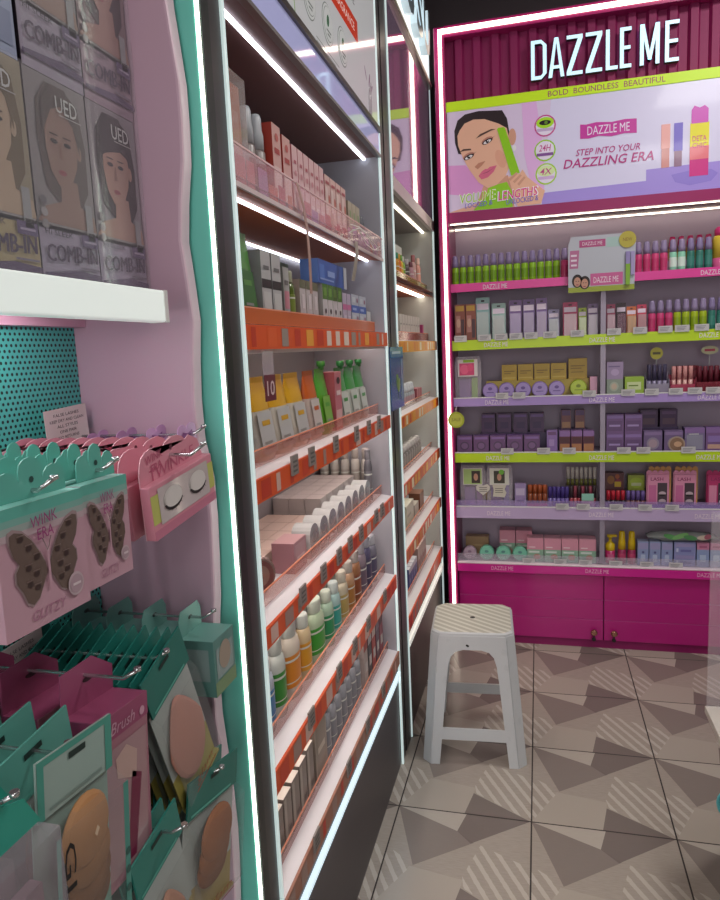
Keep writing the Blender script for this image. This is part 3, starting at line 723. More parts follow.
def tube_stick(name, cap, body, r=.007, h=.085, frac=.5):
    e = empty(name); q = MB(); q.lathe([(r, 0), (r, h*frac)], mat(body, .25), seg=10); q.build('barrel', e)
    q = MB(); q.lathe([(r*1.06, h*frac), (r*1.06, h-.003), (r*.8, h)], mat(cap, .3), seg=10); q.build('cap', e)
    return Proto(e)
def hang_pack(name, w, h, d, card, window, stick=None, top=None):
    """card pack with a blister window and product inside"""
    e = empty(name); q = MB(); q.box(-w/2, w/2, d*.7, d*.7+.002, 0, h, mat(card, .4)); q.rect(-w*.12, w*.12, h*.9, h*.94, d*.7-.0005, mat('#3a3038', .5))
    q.rect(-w*.42, w*.42, h*.72, h*.86, d*.7-.0005, mat(top or '#e9d9ea', .4)); q.build('card', e)
    q = MB(); q.box(-w*.42, w*.42, 0, d*.7-.001, .002, h*.66, mat(window, .15, alpha=.55)); q.build('blister', e)
    if stick:
        n = 2
        for i in range(n):
            x = (-.2+.4*i)*w; q = MB(); q.lathe([(w*.10, h*.06), (w*.10, h*.34), (w*.09, h*.36), (w*.09, h*.60)], mat(stick, .3), (x, d*.35, 0), 10); q.build('pencil', e)
    return Proto(e)

YS = 3.214+.018                               # product fronts
CAT_S = 'spray bottle'
lime = bottle('spray_bottle', '#86b41a', '#8a7ca4', label='#6f9a18')
pinkb = bottle('spray_bottle', '#d0457c', '#9586aa', label='#c23a6e')
mint = bottle('spray_bottle', '#8ed0b4', '#9586aa', label='#d8ece0')
teal = bottle('spray_bottle', '#2f7468', '#8a7ca6', label='#3d8478')
zs = 1.6775
for i in range(14):
    lime.place((-.362+.0340*i, YS+.015, zs), 0, f'lime green spray bottle with lilac cap, {lr(i,14)} on the pink top shelf', CAT_S, 'lime spray bottles on the pink top shelf')
n = 13
for i in range(n):
    pinkb.place((.114+.0336*i, YS+.015, zs), 0, f'pink spray bottle with lilac cap, {lr(i,n)} on the pink top shelf', CAT_S, 'pink spray bottles on the pink top shelf')
for i in range(2):
    mint.place((.553+.034*i, YS+.015, zs), 0, f'pale mint spray bottle, {("left","right")[i]} of the mint pair on pink top shelf', CAT_S, 'mint spray bottles on the pink top shelf')
for i in range(3):
    teal.place((.622+.034*i, YS+.015, zs), 0, f'dark teal spray bottle, {("left","middle","right")[i]} of the teal three on pink top shelf', CAT_S, 'teal spray bottles on the pink top shelf')
# row of raspberry pink sprays behind, on a riser
ris = MB(); ris.box(.545, .80, 3.33, 3.40, zs, zs+.055, mat('#b9a4c2', .3)); tag(ris.build('riser'), 'lilac riser at the back right of the pink top shelf', 'riser')
rasp = bottle('hair_mist_bottle', '#d8b434', '#d0356e', r=.016, h=.105, label='#d8c440', frac=.55)
for i in range(6):
    rasp.place((.57+.036*i, 3.365, zs+.055), 0, f'yellow mist bottle with raspberry cap, {lr(i,6)} on the riser', 'bottle', 'raspberry capped mists on the riser')
stand = empty('display_bottle', (.735, YS+.028, zs)); tag(stand, 'oversized yellow and pink display bottle at right end of pink shelf', 'bottle')
q = MB(); q.lathe([(.026, 0), (.028, .004), (.028, .045)], mat('#d05a8c', .35), seg=18); q.lathe([(.028, .045), (.028, .120), (.022, .135)], mat('#d2b53a', .35), seg=18); q.build('body', stand)
q = MB(); q.lathe([(.021, .135), (.021, .160), (.012, .172)], mat('#c42f6e', .35), seg=18); q.build('cap', stand)
# pop-up display card clipped on the pink shelf
pc = empty('display_card', (.262, 3.172, 1.612)); tag(pc, 'printed display card with two faces clipped to the pink top shelf', 'display card')
q = MB(); W2, H2 = .135, .232
q.prism([(-W2, 0), (W2*.97, 0), (W2, .20), (W2*.6, H2), (-W2*.9, H2), (-W2, .20)], 0, .002, mat('#b9bcc6', .4))
L = [-.0005*i for i in range(1, 8)]
q.rect(-.09, .015, .185, .215, L[0], mat('#b54a80', .4)); q.text('DAZZLE ME', -.0375, .200, .08, .014, L[1], mat('#e6d6e4', .4), .012)
q.rect(.02, .10, .18, .22, L[0], mat('#a9c4c0', .4))
q.poly([(-.130, .10), (-.095, .10), (-.09, .175), (-.128, .175)], L[0], mat('#b86a94', .4))
for r in range(3): q.rect(-.124, -.100, .11+.02*r, .118+.02*r, L[1], mat('#e6d6e4', .4))
q.rect(-W2, W2*.97, .0, .022, L[0], mat('#9aa62e', .4)); q.rect(-.045, .085, .025, .075, L[0], mat('#c95a94', .4)); q.text('DAZZLE ME', .018, .048, .10, .024, L[1], mat('#f0dcea', .4), .012)
for fx, fz in ((-.098, .040), (-.068, .032)):
    q.ell(fx, fz+.008, .022, .028, L[1], mat('#2a1f1f', .5)); q.ell(fx, fz+.004, .014, .020, L[2], mat('#c49078', .4)); q.ell(fx, fz-.008, .006, .002, L[3], mat('#a03a50', .4)); q.ell(fx-.005, fz+.007, .003, .0015, L[3], mat('#2a1f1f', .4)); q.ell(fx+.005, fz+.007, .003, .0015, L[3], mat('#2a1f1f', .4))
pcb = q.build('card', pc)
q = MB(); q.box(.095, .112, -.012, -.001, .02, .105, mat('#7fae20', .35)); q.box(.095, .112, -.012, -.001, .105, .155, mat('#8f80b8', .3)); q.box(.115, .130, -.010, -.001, .06, .155, mat('#a294c4', .3)); q.build('pictured_tube', pc)
q = MB(); q.lathe([(.034, 0), (.034, .003)], mat('#b7a93c', .4), (.102, -.0015, .205), 20, 'y'); q.text('NEW', .102, .205, .036, .014, -.0052, mat('#8a6a2a', .4), .012); q.build('badge', pc)

# ---- lime shelf with packs
z = 1.4265
def P1(name, x, w, h, d_, card, win, stick, label, top=None, dy=0):
    hang_pack(name, w, h*1.18, d_, card, win, stick, top).place((x, YS+dy, z), 0, label, 'cosmetics pack')
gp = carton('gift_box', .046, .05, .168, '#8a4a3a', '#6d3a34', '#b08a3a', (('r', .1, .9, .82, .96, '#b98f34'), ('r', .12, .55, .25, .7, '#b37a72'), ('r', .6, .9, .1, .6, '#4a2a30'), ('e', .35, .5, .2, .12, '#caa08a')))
for i in range(2): gp.place((-.345+.049*i, YS, z), 0, f'brown and gold gift box, {("left","right")[i]} of two at left end of lime shelf', 'box', 'brown gift boxes on the upper lime shelf')
P1('blister_pack', -.243, .062, .165, .03, '#8fb5b4', '#e0eaea', '#3f8a84', 'tall pale teal blister pack with dark pencils on the upper lime shelf')
P1('blister_pack', -.172, .062, .140, .03, '#9cbcb4', '#e0eaea', '#8a5a3a', 'shorter pale teal blister pack with brown eye palette on lime shelf')
P1('blister_pack', -.098, .055, .148, .03, '#7a5a90', '#cbb6dd', '#8f6fc0', 'purple blister pack with lilac pencils, left of two on lime shelf')
P1('blister_pack', -.040, .052, .148, .03, '#70548a', '#cbb6dd', '#5a3a4a', 'purple blister pack with brown pencils beside the lilac pencil pack')
P1('blister_pack', .016, .048, .150, .03, '#7d6096', '#cbb6dd', '#a58a6a', 'purple blister pack with tan pencils on the upper lime shelf')
P1('blister_pack', .068, .048, .105, .03, '#8d86a8', '#d8d8e0', '#5f7a5a', 'short grey lilac blister pack between purple and pink packs')
P1('blister_pack', .138, .062, .128, .03, '#c2406f', '#e8c6d0', '#a02a56', 'magenta topped blister pack left of the lime pencil pair')
P1('blister_pack', .190, .034, .105, .03, '#a9c03a', '#e6ecc8', '#9fc418', 'narrow lime pencil pack beside the cabinet post')
P1('blister_pack', .233, .044, .118, .03, '#7f6490', '#d6cadd', '#b08a78', 'mauve blister pack just left of the cabinet post')
P1('blister_pack', .308, .036, .112, .03, '#b0486c', '#e2c0cc', '#c86a90', 'pink pencil pack just right of the post on lime shelf')
P1('blister_pack', .350, .040, .115, .03, '#3c2630', '#8a5a70', '#1c1418', 'black and pink liner pack on the upper lime shelf')
P1('blister_pack', .392, .040, .100, .03, '#c86a3c', '#e8c4a0', '#e08a4a', 'orange blister pack on the upper lime shelf')
P1('blister_pack', .434, .038, .105, .03, '#c23a5a', '#e8b8c0', '#b02a40', 'crimson blister pack left of the pink bottles on lime shelf')
for i in range(3): pinkb.place((.474+.0335*i, YS+.015, z), 0, f'pink spray bottle with lilac cap, {lr(i,3)} of three on the upper lime shelf', CAT_S, 'pink spray bottles on the upper lime shelf', (1, 1, 1.02))
limb = bottle('spray_bottle', '#a3b81e', '#9586aa', label='#8ea81c')
for i in range(4): limb.place((.5745+.0335*i, YS+.015, z), 0, f'lime spray bottle with lilac cap, {lr(i,4)} of four on the upper lime shelf', CAT_S, 'lime spray bottles on the upper lime shelf', (1, 1, 1.02))
for i in range(2): teal.place((.7085+.034*i, YS+.015, z), 0, f'dark teal spray bottle, {("left","right")[i]} of two on the upper lime shelf', CAT_S, 'teal spray bottles on the upper lime shelf', (1, 1, 1.02))

# ---- lilac shelf
z = 1.1635
def pouch_set(x, z, label, art, extra):
    e = empty('gift_pouch', (x, YS, z)); tag(e, label, 'gift set')
    q = MB(); q.prism([(-.058, 0), (.058, 0), (.060, .13), (.052, .16), (-.052, .16), (-.060, .13)], 0, .045, mat('#e4dce8', .1, alpha=.30)); q.build('clear_bag', e)
    q = MB(); q.box(-.040, .010, .012, .034, .004, .075, mat('#7d5a9a', .4)); q.box(.016, .042, .012, .030, .004, .08, mat(extra, .4)); q.build('contents', e)
    q = MB(); q.box(-.045, .045, -.003, -.001, .085, .150, mat('#d8cfd0', .4)); L = [-.0035-.0005*i for i in range(6)]
    for a in art: 
        if a[0] == 'e': q.ell(a[1], a[2], a[3], a[4], L[a[6]], mat(a[5], .4))
        else: q.rect(a[1], a[2], a[3], a[4], L[a[6]], mat(a[5], .4))
    q.build('header_card', e)
    e.scale = (1, 1, 1.22)
    return e
pouch_set(-.315, z, 'clear gift pouch with pink flower card at left of lilac shelf', [('r', -.038, .03, .09, .135, '#cf3f72', 0), ('e', -.015, .112, .02, .018, '#e8608a', 1), ('e', .012, .118, .014, .014, '#e04a7a', 2), ('r', -.02, .03, .138, .148, '#8fb82a', 1)], '#7fae2a')
yb = carton('yellow_box', .068, .055, .072, '#c9a83a', '#b0902e', '#d8be58', (('r', .15, .85, .55, .62, '#9a7a2a'), ('r', .15, .6, .42, .47, '#9a7a2a'), ('r', .08, .92, .12, .2, '#d9c15a')))
yr = MB(); yr.box(-.235, .235, YS+.045, YS+.135, z, z+.076, mat('#b29a40', .4)); tag(yr.build('stock_tray'), 'yellow stock tray behind the round lilac compacts', 'tray')
for i in range(4): yb.place((-.130+.073*i, YS+.055, z+.0765), 0, f'yellow carton, {lr(i,4)} of four standing behind the round compacts', 'box', 'yellow cartons on the lilac shelf')
ybl = carton('yellow_box', .080, .055, .090, '#c4a23c', '#ab8a2e', '#d8be58', (('r', .12, .88, .6, .66, '#9a7a2a'), ('r', .12, .7, .48, .53, '#9a7a2a'), ('r', .12, .8, .3, .34, '#9a7a2a')))
ybl.place((.172, YS+.055, z+.0765), 0, 'taller yellow carton at the right of the yellow row behind lime compact', 'box')
lc = compact('compact_case', '#9f86c4', '#8a70b0', .0355, .03, '#6a4f92')
for i in range(5): lc.place((-.215+.0735*i, YS, z), 0, f'round lilac compact, {lr(i,5)} of five on the lilac shelf', 'compact', 'round lilac compacts on the lilac shelf')
compact('compact_case', '#b0c41e', '#98ac18', .037, .03, '#7a8a18').place((.172, YS, z), 0, 'round lime compact right of the five lilac compacts', 'compact')
carton('pink_box', .030, .05, .085, '#d4a0b8', '#c08aa4').place((.236, YS, z), 0, 'narrow pink carton just left of the post on lilac shelf', 'box')
carton('face_powder_box', .068, .07, .070, '#8f9a8c', '#7f8a7c', '#a4ae9e', (('e', .45, .55, .28, .3, '#a9b2a0'), ('e', .45, .55, .18, .2, '#c4b09a'))).place((.325, YS, z), 0, 'grey green powder carton just right of the post on lilac shelf', 'box')
carton('lilac_box', .068, .06, .075, '#a18cae', '#8c789a', '#b4a0c0', (('r', .1, .8, .7, .78, '#7a6690'), ('e', .5, .4, .25, .2, '#b8a0c4'))).place((.325, YS, z+.0705), 0, 'lilac carton stacked on the grey green powder carton', 'box')
carton('lime_box', .078, .07, .078, '#9aba3a', '#7f9c2a', '#b4d05a', (('r', .12, .85, .28, .72, '#cdd8a0'), ('r', .2, .7, .48, .55, '#6a8a2a'))).place((.405, YS, z), 0, 'lime carton with pale panel right of the powder cartons', 'box')
def caddy(x, z, w, h, cols, label, cat, name, body, topper=None, n=5, caps=None):
    """acrylic holder; the tubes in it are things of their own"""
    e = empty(name, (x, YS, z)); tag(e, label, 'holder')
    q = MB(); q.box(-w/2, w/2, -.002, 0, 0, h*.35, mat(body, .2, alpha=.7)); q.box(-w/2, w/2, .045, .047, 0, h*.7, mat(body, .3)); q.box(-w/2, -w/2+.002, 0, .045, 0, h*.5, mat(body, .3)); q.box(w/2-.002, w/2, 0, .045, 0, h*.5, mat(body, .3)); q.box(-w/2, w/2, 0, .045, 0, .002, mat(body, .3)); q.build('tray', e)
    if topper:
        q = MB(); q.box(-.0015, .0015, .046, .049, h*.6, h+.03, mat('#c8c8c8', .3)); q.ell(0, h+.045, topper[1], topper[2], .0445, mat(topper[0], .4), n=20); q.lathe([(1, 0), (1, .003)], mat('#c9c2b8', .4), (0, .048, 0), 4, 'y') if False else None
        q.prism([(topper[1]*math.cos(t), h+.045+topper[2]*math.sin(t)) for t in [i*2*math.pi/20 for i in range(20)]], .045, .048, mat('#d2ccc2', .4)); q.rect(-topper[1]*.6, topper[1]*.6, h+.040, h+.050, .0440, mat(topper[3], .4)); q.build('topper_sign', e)
    return e
caddy(.500, z, .092, .130, None, 'clear holder with round yellow topper and dark gloss tubes', 'holder', 'tube_holder', '#a8a0b4', ('#d6cf4a', .026, .026, '#5f5a30'))
dk = tube_stick('lip_gloss_tube', '#4a4460', '#9a92b0', .0085, .125, .45)
for i in range(4): dk.place((.467+.021*i, YS+.018, z+.0025), 0, f'dark capped lilac gloss tube, {lr(i,4)} in the yellow topped holder', 'lip gloss', 'gloss tubes in the yellow topped holder')
caddy(.600, z, .098, .115, None, 'pink holder with cut-out back and pink gloss tubes', 'holder', 'tube_holder', '#c04a68')
pk = tube_stick('lip_gloss_tube', '#d99a98', '#e2b0aa', .0085, .115, .5)
for i in range(4): pk.place((.566+.0225*i, YS+.018, z+.0025), 0, f'pale pink gloss tube, {lr(i,4)} in the pink holder', 'lip gloss', 'gloss tubes in the pink holder')
carton('red_box', .09, .05, .115, '#9a3440', '#7a2834', '#b0404c', (('r', .1, .9, .8, .92, '#7a2030'),)).place((.628, YS+.06, z), 0, 'dark red carton standing behind the pink gloss holder', 'box')
caddy(.712, z, .118, .135, None, 'dark red holder with oval topper at right of lilac shelf', 'holder', 'tube_holder', '#8a3040', ('#cfcfa8', .034, .018, '#c0405a'))
rd = tube_stick('lipstick', '#6a2434', '#9a3a4a', .009, .112, .4)
for i in range(5): rd.place((.668+.0222*i, YS+.018, z+.0025), 0, f'dark red lipstick tube, {lr(i,5)} in the dark red holder', 'lipstick', 'lipsticks in the dark red holder')
# round lime wobbler hanging at the left end
wb = empty('wobbler_tag', (-.365, 3.157, 1.075)); tag(wb, 'round yellow green wobbler tag hanging at the cabinet left edge', 'tag')
q = MB(); q.lathe([(.037, 0), (.037, .002)], mat('#aab428', .4), (0, .002, 0), 24, 'y'); q.ell(0, 0, .029, .029, -.0006, mat('#c0c44a', .4)); q.text('SALE', 0, .002, .040, .015, -.0010, mat('#8a8426', .4), .012); q.build('disc', wb)
q = MB(); q.tube([(0, .001, .036), (.0, .012, .055), (.004, .024, .062)], .0012, mat('#d8d8d8', .3)); q.build('stem', wb)

# ---- lower lime shelf: purple cartons
z = .9105
pw = carton('purple_box', .070, .06, .080, '#6f4a78', '#583a60', '#7d5a98', (('r', .08, .92, .80, .93, '#8a68a6'), ('e', .5, .42, .3, .26, '#56405e'), ('e', .5, .42, .22, .18, '#7c5a86')))
for i in range(5): pw.place((-.337+.0765*i, YS, z), 0, f'purple palette carton, {lr(i,5)} of five in front row on lower lime shelf', 'box', 'purple cartons at left of the lower lime shelf')
pb = carton('purple_box', .064, .055, .088, '#5e406a', '#4c3454', '#6d4f88', (('r', .08, .92, .80, .93, '#79599a'), ('r', .2, .8, .2, .55, '#4c3560')))
pr = MB(); pr.box(-.27, .045, YS+.075, YS+.15, z, z+.085, mat('#54406a', .4)); tag(pr.build('stock_tray'), 'dark purple stock tray behind the left purple palette cartons', 'tray')
for i in range(4): pb.place((-.232+.0745*i, YS+.085, z+.0855), 0, f'darker purple carton, {lr(i,4)} of four raised behind the palette row', 'box', 'raised purple cartons at left of the lower lime shelf')
carton('purple_box', .046, .05, .100, '#8f6fae', '#7a5a98', '#a184bc', (('r', .1, .9, .8, .95, '#6f4a78'), ('r', .2, .7, .3, .6, '#a98cc2'))).place((.058, YS, z), 0, 'slim lilac purple carton right of the five palette cartons', 'box')
br = carton('foundation_box', .047, .05, .098, '#6a3040', '#7a5a98', '#8f6aa4', (('r', 0, 1, .74, 1, '#8f6aa4'), ('r', .06, .94, .04, .40, '#b0784e'), ('r', .06, .94, .44, .70, '#50222c')))
for i in range(3): br.place((.113+.0515*i, YS, z), 0, f'brown and purple foundation carton, {lr(i,3)} of three beside the post', 'box', 'foundation cartons on the lower lime shelf')
fr = MB(); fr.box(.085, .215, YS+.07, YS+.125, z, z+.10, mat('#54406a', .4)); tag(fr.build('stock_tray'), 'dark purple stock tray behind the brown foundation cartons', 'tray')
br2 = carton('foundation_box', .042, .045, .085, '#8a5a5c', '#6a4a80', '#7a5a90', (('r', .06, .94, .04, .35, '#b88a68'), ('r', .06, .94, .7, .98, '#6a4878')))
for i in range(2): br2.place((.122+.060*i, YS+.075, z+.1005), 0, f'small pinkish foundation carton, {("left","right")[i]} of two raised at the back', 'box', 'raised foundation cartons on the lower lime shelf')
p2 = carton('purple_box', .072, .06, .084, '#785688', '#604470', '#8566a6', (('r', .05, .95, .78, .94, '#8d70ac'), ('r', .08, .92, .12, .66, '#684a78'), ('r', .15, .8, .35, .45, '#a58cc0')))
for i in range(2): p2.place((.327+.0765*i, YS, z), 0, f'purple powder carton, {("left","right")[i]} of the pair right of the post, bottom row', 'box', 'purple powder cartons right of the post')
for i in range(2): p2.place((.327+.0765*i, YS, z+.0845), 0, f'purple powder carton stacked on top, {("left","right")[i]} of the pair right of the post', 'box', 'stacked purple powder cartons right of the post')
p3 = carton('purple_box', .076, .06, .092, '#6f5a84', '#564468', '#86709c', (('r', .05, .95, .80, .95, '#8a709f'), ('e', .5, .4, .34, .3, '#8f8296'), ('e', .5, .4, .24, .2, '#a8909c')))
p3.place((.484, YS, z), 0, 'purple carton with grey oval, left of the round badge carton', 'box')
p3.place((.568, YS, z), 0, 'purple carton behind the round badge on lower lime shelf', 'box')
bd = MB(); bd.lathe([(.034, 0), (.034, .002)], mat('#a89484', .4), (0, 0, .034), 24, 'y'); bd.ell(0, .034, .028, .028, -.0026, mat('#8a6a52', .4)); bd.ell(.004, .034, .016, .012, -.003, mat('#c8a080', .4)); bo = bd.build('badge_sign'); bo.location = (.580, YS-.003, z); tag(bo, 'round brown badge sign leaning on a purple carton', 'sign')
p4 = carton('purple_box', .080, .06, .104, '#7a6a92', '#5f5078', '#8f7aa8', (('r', 0, 1, .78, 1, '#86669e'), ('r', .1, .9, .1, .7, '#8d8a9e'), ('r', .2, .7, .75, .72, '#e0e0e0')))
p4.place((.652, YS, z), 0, 'tall purple carton with grey window right of the badge', 'box')
carton('purple_box', .080, .06, .104, '#785688', '#604470', '#8566a6', (('r', .0, 1, .78, 1, '#86669e'), ('r', .1, .9, .12, .30, '#c09a8a'), ('r', .1, .9, .4, .66, '#8a70ae'))).place((.736, YS, z), 0, 'tall purple carton with tan stripe at right of lower lime shelf', 'box')
rr = MB(); rr.box(.44, .60, YS+.075, YS+.14, z, z+.10, mat('#54406a', .4)); tag(rr.build('stock_tray'), 'dark purple stock tray behind the grey oval cartons', 'tray')
pb2 = carton('purple_box', .072, .055, .078, '#54385e', '#432c4c', '#6a4a74', (('r', .1, .9, .72, .9, '#6d4d78'), ('r', .15, .85, .15, .5, '#6a4c60')))
for i in range(2): pb2.place((.478+.082*i, YS+.08, z+.1005), 0, f'dark plum carton, {("left","right")[i]} of two raised behind the oval cartons', 'box', 'raised plum cartons on the lower lime shelf')

# ---- pale lilac shelf
z = .6555
e = pouch_set(-.303, z, 'clear gift pouch with photo card at left end of pale lilac shelf', [('r', -.042, .042, .088, .147, '#a9c47a', 0), ('r', -.005, .035, .092, .14, '#3a2a28', 1), ('e', .015, .116, .010, .014, '#c49078', 2)], '#8a5f9a')
e = pouch_set(-.180, z, 'clear gift pouch with green photo card, second on pale lilac shelf', [('r', -.042, .042, .088, .147, '#d4d4c8', 0), ('r', -.025, .025, .092, .14, '#3f3a2e', 1), ('e', .0, .116, .010, .014, '#c49078', 2), ('e', .01, .135, .012, .01, '#7ac23a', 2)], '#7d6aa8')
for i, (x, zz) in enumerate(((-.255, z+.085), (-.182, z+.080))):
    q = MB()
    if i == 0: q.prism([(0, -.03), (-.03, -.005), (-.032, .012), (-.02, .024), (0, .016), (.02, .024), (.032, .012), (.03, -.005)], 0, .0015, mat('#d3cdc4', .4))
    else: q.prism([(-.028, -.03), (.026, -.034), (.034, -.012), (.026, .004), (.034, .024), (-.03, .026), (-.024, .0)], 0, .0015, mat('#cfc9ba', .4))
    for r in range(3): q.rect(-.018, .018, -.012+.009*r, -.009+.009*r, -.0005, mat('#6a645c', .5))
    o = q.build('promo_tag'); o.location = (x, YS-.008, zz); tag(o, ('white heart shaped promo tag on the leftmost gift pouch', 'white bow shaped promo tag on the second gift pouch')[i], 'tag')
carton('yellow_box', .058, .04, .060, '#c8ae62', '#b09648', '#d8c078', (('r', .15, .8, .3, .4, '#8a7030'),)).place((-.250, YS+.058, z), 0, 'small yellow carton standing between the two gift pouches', 'box')
carton('lilac_pouch', .050, .04, .110, '#9a86b4', '#82709c', '#ab98c2', (('r', .1, .9, .5, .8, '#c0b2d0'), ('r', .2, .8, .2, .3, '#6d5a8a'))).place((-.085, YS, z), 0, 'lilac carton beside the green photo gift pouch', 'box')
bt = MB(); bt.box(-.055, .035, YS-.004, YS-.001, z, z+.018, mat('#c04070', .3)); bt.box(-.055, .035, YS-.001, YS+.085, z, z+.003, mat('#b04068', .3)); tag(bt.build('tray'), 'magenta tray under the copper brown tubes', 'tray')
cb = tube_stick('bronzer_stick', '#a0502c', '#8a4424', .0105, .100, .6)
for i in range(4): cb.place((-.042+.0222*i, YS+.013, z+.0035), 0, f'copper brown stick, {lr(i,4)} of the front four in the magenta tray', 'makeup stick', 'copper sticks in the magenta tray')
pp = tube_stick('mascara_tube', '#4a3a86', '#7a68b0', .0085, .095, .45)
for i in range(5): pp.place((.048+.0185*i, YS+.012, z), 0, f'dark violet mascara tube, {lr(i,5)} of five right of the copper sticks', 'mascara', 'violet mascaras on the pale lilac shelf')
rk = MB(); rk.box(.120, .258, YS+.05, YS+.10, z, z+.092, mat('#6a5a5e', .4)); tag(rk.build('riser'), 'dark riser carrying the white capped tubes beside the post', 'riser')
wt = tube_stick('concealer_tube', '#cfc9c2', '#7a7a42', .0075, .085, .35)
for i in range(7): wt.place((.130+.0195*i, YS+.065, z+.0925), 0, f'white capped olive concealer tube, {lr(i,7)} on the dark riser', 'concealer', 'white capped tubes on the riser')
rt_ = tube_stick('lip_tint_tube', '#8a4050', '#c06a70', .0075, .098, .45)
rt2 = tube_stick('lip_tint_tube', '#3a2a30', '#a03a4a', .0075, .098, .45)
for i in range(7): (rt_ if i % 2 else rt2).place((.142+.0165*i, YS+.012, z), 0, f'{"dusty pink" if i % 2 else "black capped red"} lip tint tube, {lr(i,7)} in front of the dark riser', 'lip tint', 'lip tints in front of the dark riser')
mc = MB(); mc.box(-.026, .026, 0, .002, 0, .062, mat('#b8a0a4', .4)); mc.rect(-.026, .026, .03, .062, -.0005, mat('#8fc8b4', .4)); mc.rect(-.018, .018, .010, .022, -.0005, mat('#cf9aa8', .4)); o = mc.build('sample_card'); o.location = (.212, YS-.004, z+.004); tag(o, 'mint and pink sample card in front of the lip tints', 'card')
ls1 = tube_stick('lipstick', '#c02a3c', '#2a2226', .0085, .078, .45); ls2 = tube_stick('lipstick', '#6f5a9a', '#7a4a3a', .0085, .078, .45)
for i in range(4): ls1.place((.302+.0205*i, YS+.012, z), 0, f'red capped lipstick, {lr(i,4)} of four just right of the post', 'lipstick', 'red capped lipsticks right of the post')
for i in range(4): ls2.place((.386+.0205*i, YS+.012, z), 0, f'violet capped lipstick, {lr(i,4)} of four beside the red capped ones', 'lipstick', 'violet capped lipsticks')
lr2 = MB(); lr2.box(.285, .47, YS+.05, YS+.10, z, z+.07, mat('#5a4450', .4)); tag(lr2.build('riser'), 'plum riser behind the red and violet lipsticks', 'riser')
carton('floral_box', .080, .045, .080, '#5a2a30', '#4a2228', '#6a3438', (('e', .3, .6, .2, .25, '#8a5a2a'), ('e', .7, .4, .2, .25, '#8a2a40'), ('e', .65, .8, .12, .14, '#a0502a'), ('r', .5, .85, .2, .5, '#c4a428'))).place((.332, YS+.055, z+.0705), 0, 'dark floral carton on the plum riser', 'box')
carton('lime_pouch', .070, .045, .070, '#9aa83a', '#7f8c2e', '#b0bc58', (('e', .5, .5, .4, .35, '#a8c03a'), ('r', .2, .8, .3, .5, '#c8d0a0'))).place((.425, YS+.055, z+.0705), 0, 'olive lime carton on the plum riser beside the floral carton', 'box')
def lash_box(name, card, art, w=.094, h=.170):
    e = empty(name); q = MB(); pts = [(-w/2, 0), (w/2, 0), (w/2, h-.014)]
    for k in range(4):
        c0 = w/2-w*(k*2+1)/8
        for t in range(0, 181, 45): pts.append((c0+w/8*math.cos(math.radians(t)), h-.014+w/8*math.sin(math.radians(t))))
    pts.append((-w/2, h-.014)); q.prism(pts, .010, .014, mat(card, .4)); q.build('back_card', e)
    q = MB(); q.box(-w*.46, w*.46, 0, .010, 0, h-.02, mat(card, .4)); L = [-.0005, -.0009, -.0013]
    q.rect(-w*.02, w*.40, .012, h*.66, L[0], mat('#4a3a44', .3)); q.rect(-w*.40, -w*.08, .012, h*.60, L[0], mat(art, .4))
    for r in range(2):
        q.ell(w*.19, .030+.034*r, w*.16, .010, L[1], mat('#c4b0b8', .3)); q.ell(w*.19, .027+.034*r, w*.15, .009, L[2], mat('#241a20', .5), 0, 14, 180, 360)
    q.text('LASH', -w*.05, h*.76, w*.55, h*.09, L[1], mat('#8a2a5a', .4), .012); q.build('box', e)
    return Proto(e)
lp = lash_box('eyelash_box', '#d98fae', '#c86a9a'); lb = lash_box('eyelash_box', '#d9a05e', '#c86a9a')
lp.place((.508, YS, z+.004), 0, 'pink scalloped eyelash box, front left of pair on pale lilac shelf', 'eyelash box')
lb.place((.520, YS+.022, z+.018), 0, 'orange backed eyelash box standing behind the front left pink one', 'eyelash box')
lp.place((.618, YS, z+.004), 0, 'pink scalloped eyelash box, front right of pair on pale lilac shelf', 'eyelash box')
lb.place((.628, YS+.022, z+.018), 0, 'orange backed eyelash box standing behind the front right pink one', 'eyelash box')
lash_box('eyelash_box', '#b8326c', '#d888a8').place((.752, YS, z+.004), 0, 'magenta scalloped eyelash box at right end of pale lilac shelf', 'eyelash box')
tr = MB(); tr.box(.455, .80, YS-.006, YS-.003, z, z+.020, mat('#6a4f94', .3)); tr.box(.455, .80, YS-.003, YS+.06, z, z+.0035, mat('#6a4f94', .3)); tr.box(.50, .56, YS+.020, YS+.040, z+.0035, z+.0178, mat('#6a4f94', .3)); tr.box(.60, .66, YS+.020, YS+.040, z+.0035, z+.0178, mat('#6a4f94', .3)); tr.text('DAZZLE ME', .62, z+.010, .06, .009, YS-.0065, mat('#c8b4dc', .4), .012); tag(tr.build('tray'), 'violet tray holding the scalloped eyelash boxes', 'tray')

# ---- pink counter shelf
z = .3945
carton('beige_box', .11, .05, .095, '#9a8260', '#857050', '#ac946e', (('r', .1, .9, .5, .6, '#b49c76'),)).place((-.295, YS+.07, z), 0, 'beige carton at the back left of the pink counter', 'box')
compact('powder_jar', '#b8a4b4', '#a892a4', .032, .03, '#8a7088').place((-.325, YS, z), 0, 'round mauve jar at the left end of the pink counter', 'jar')
mj = compact('powder_jar', '#7fc8ae', '#6fb89e', .034, .034, '#5a8f8a')
for i in range(3): mj.place((-.245+.0775*i, YS, z), 0, f'round mint jar, {lr(i,3)} of three on the pink counter', 'jar', 'mint jars on the pink counter')
pkb = carton('pink_mint_box', .074, .07, .112, '#d894a8', '#c67e96', '#e2a8b8', (('r', 0, 1, 0, .52, '#8fb49c'), ('r', .1, .75, .38, .46, '#d8e4dc'), ('e', .6, .22, .22, .12, '#b98c7c'), ('r', .1, .5, .60, .65, '#efd0d8')))
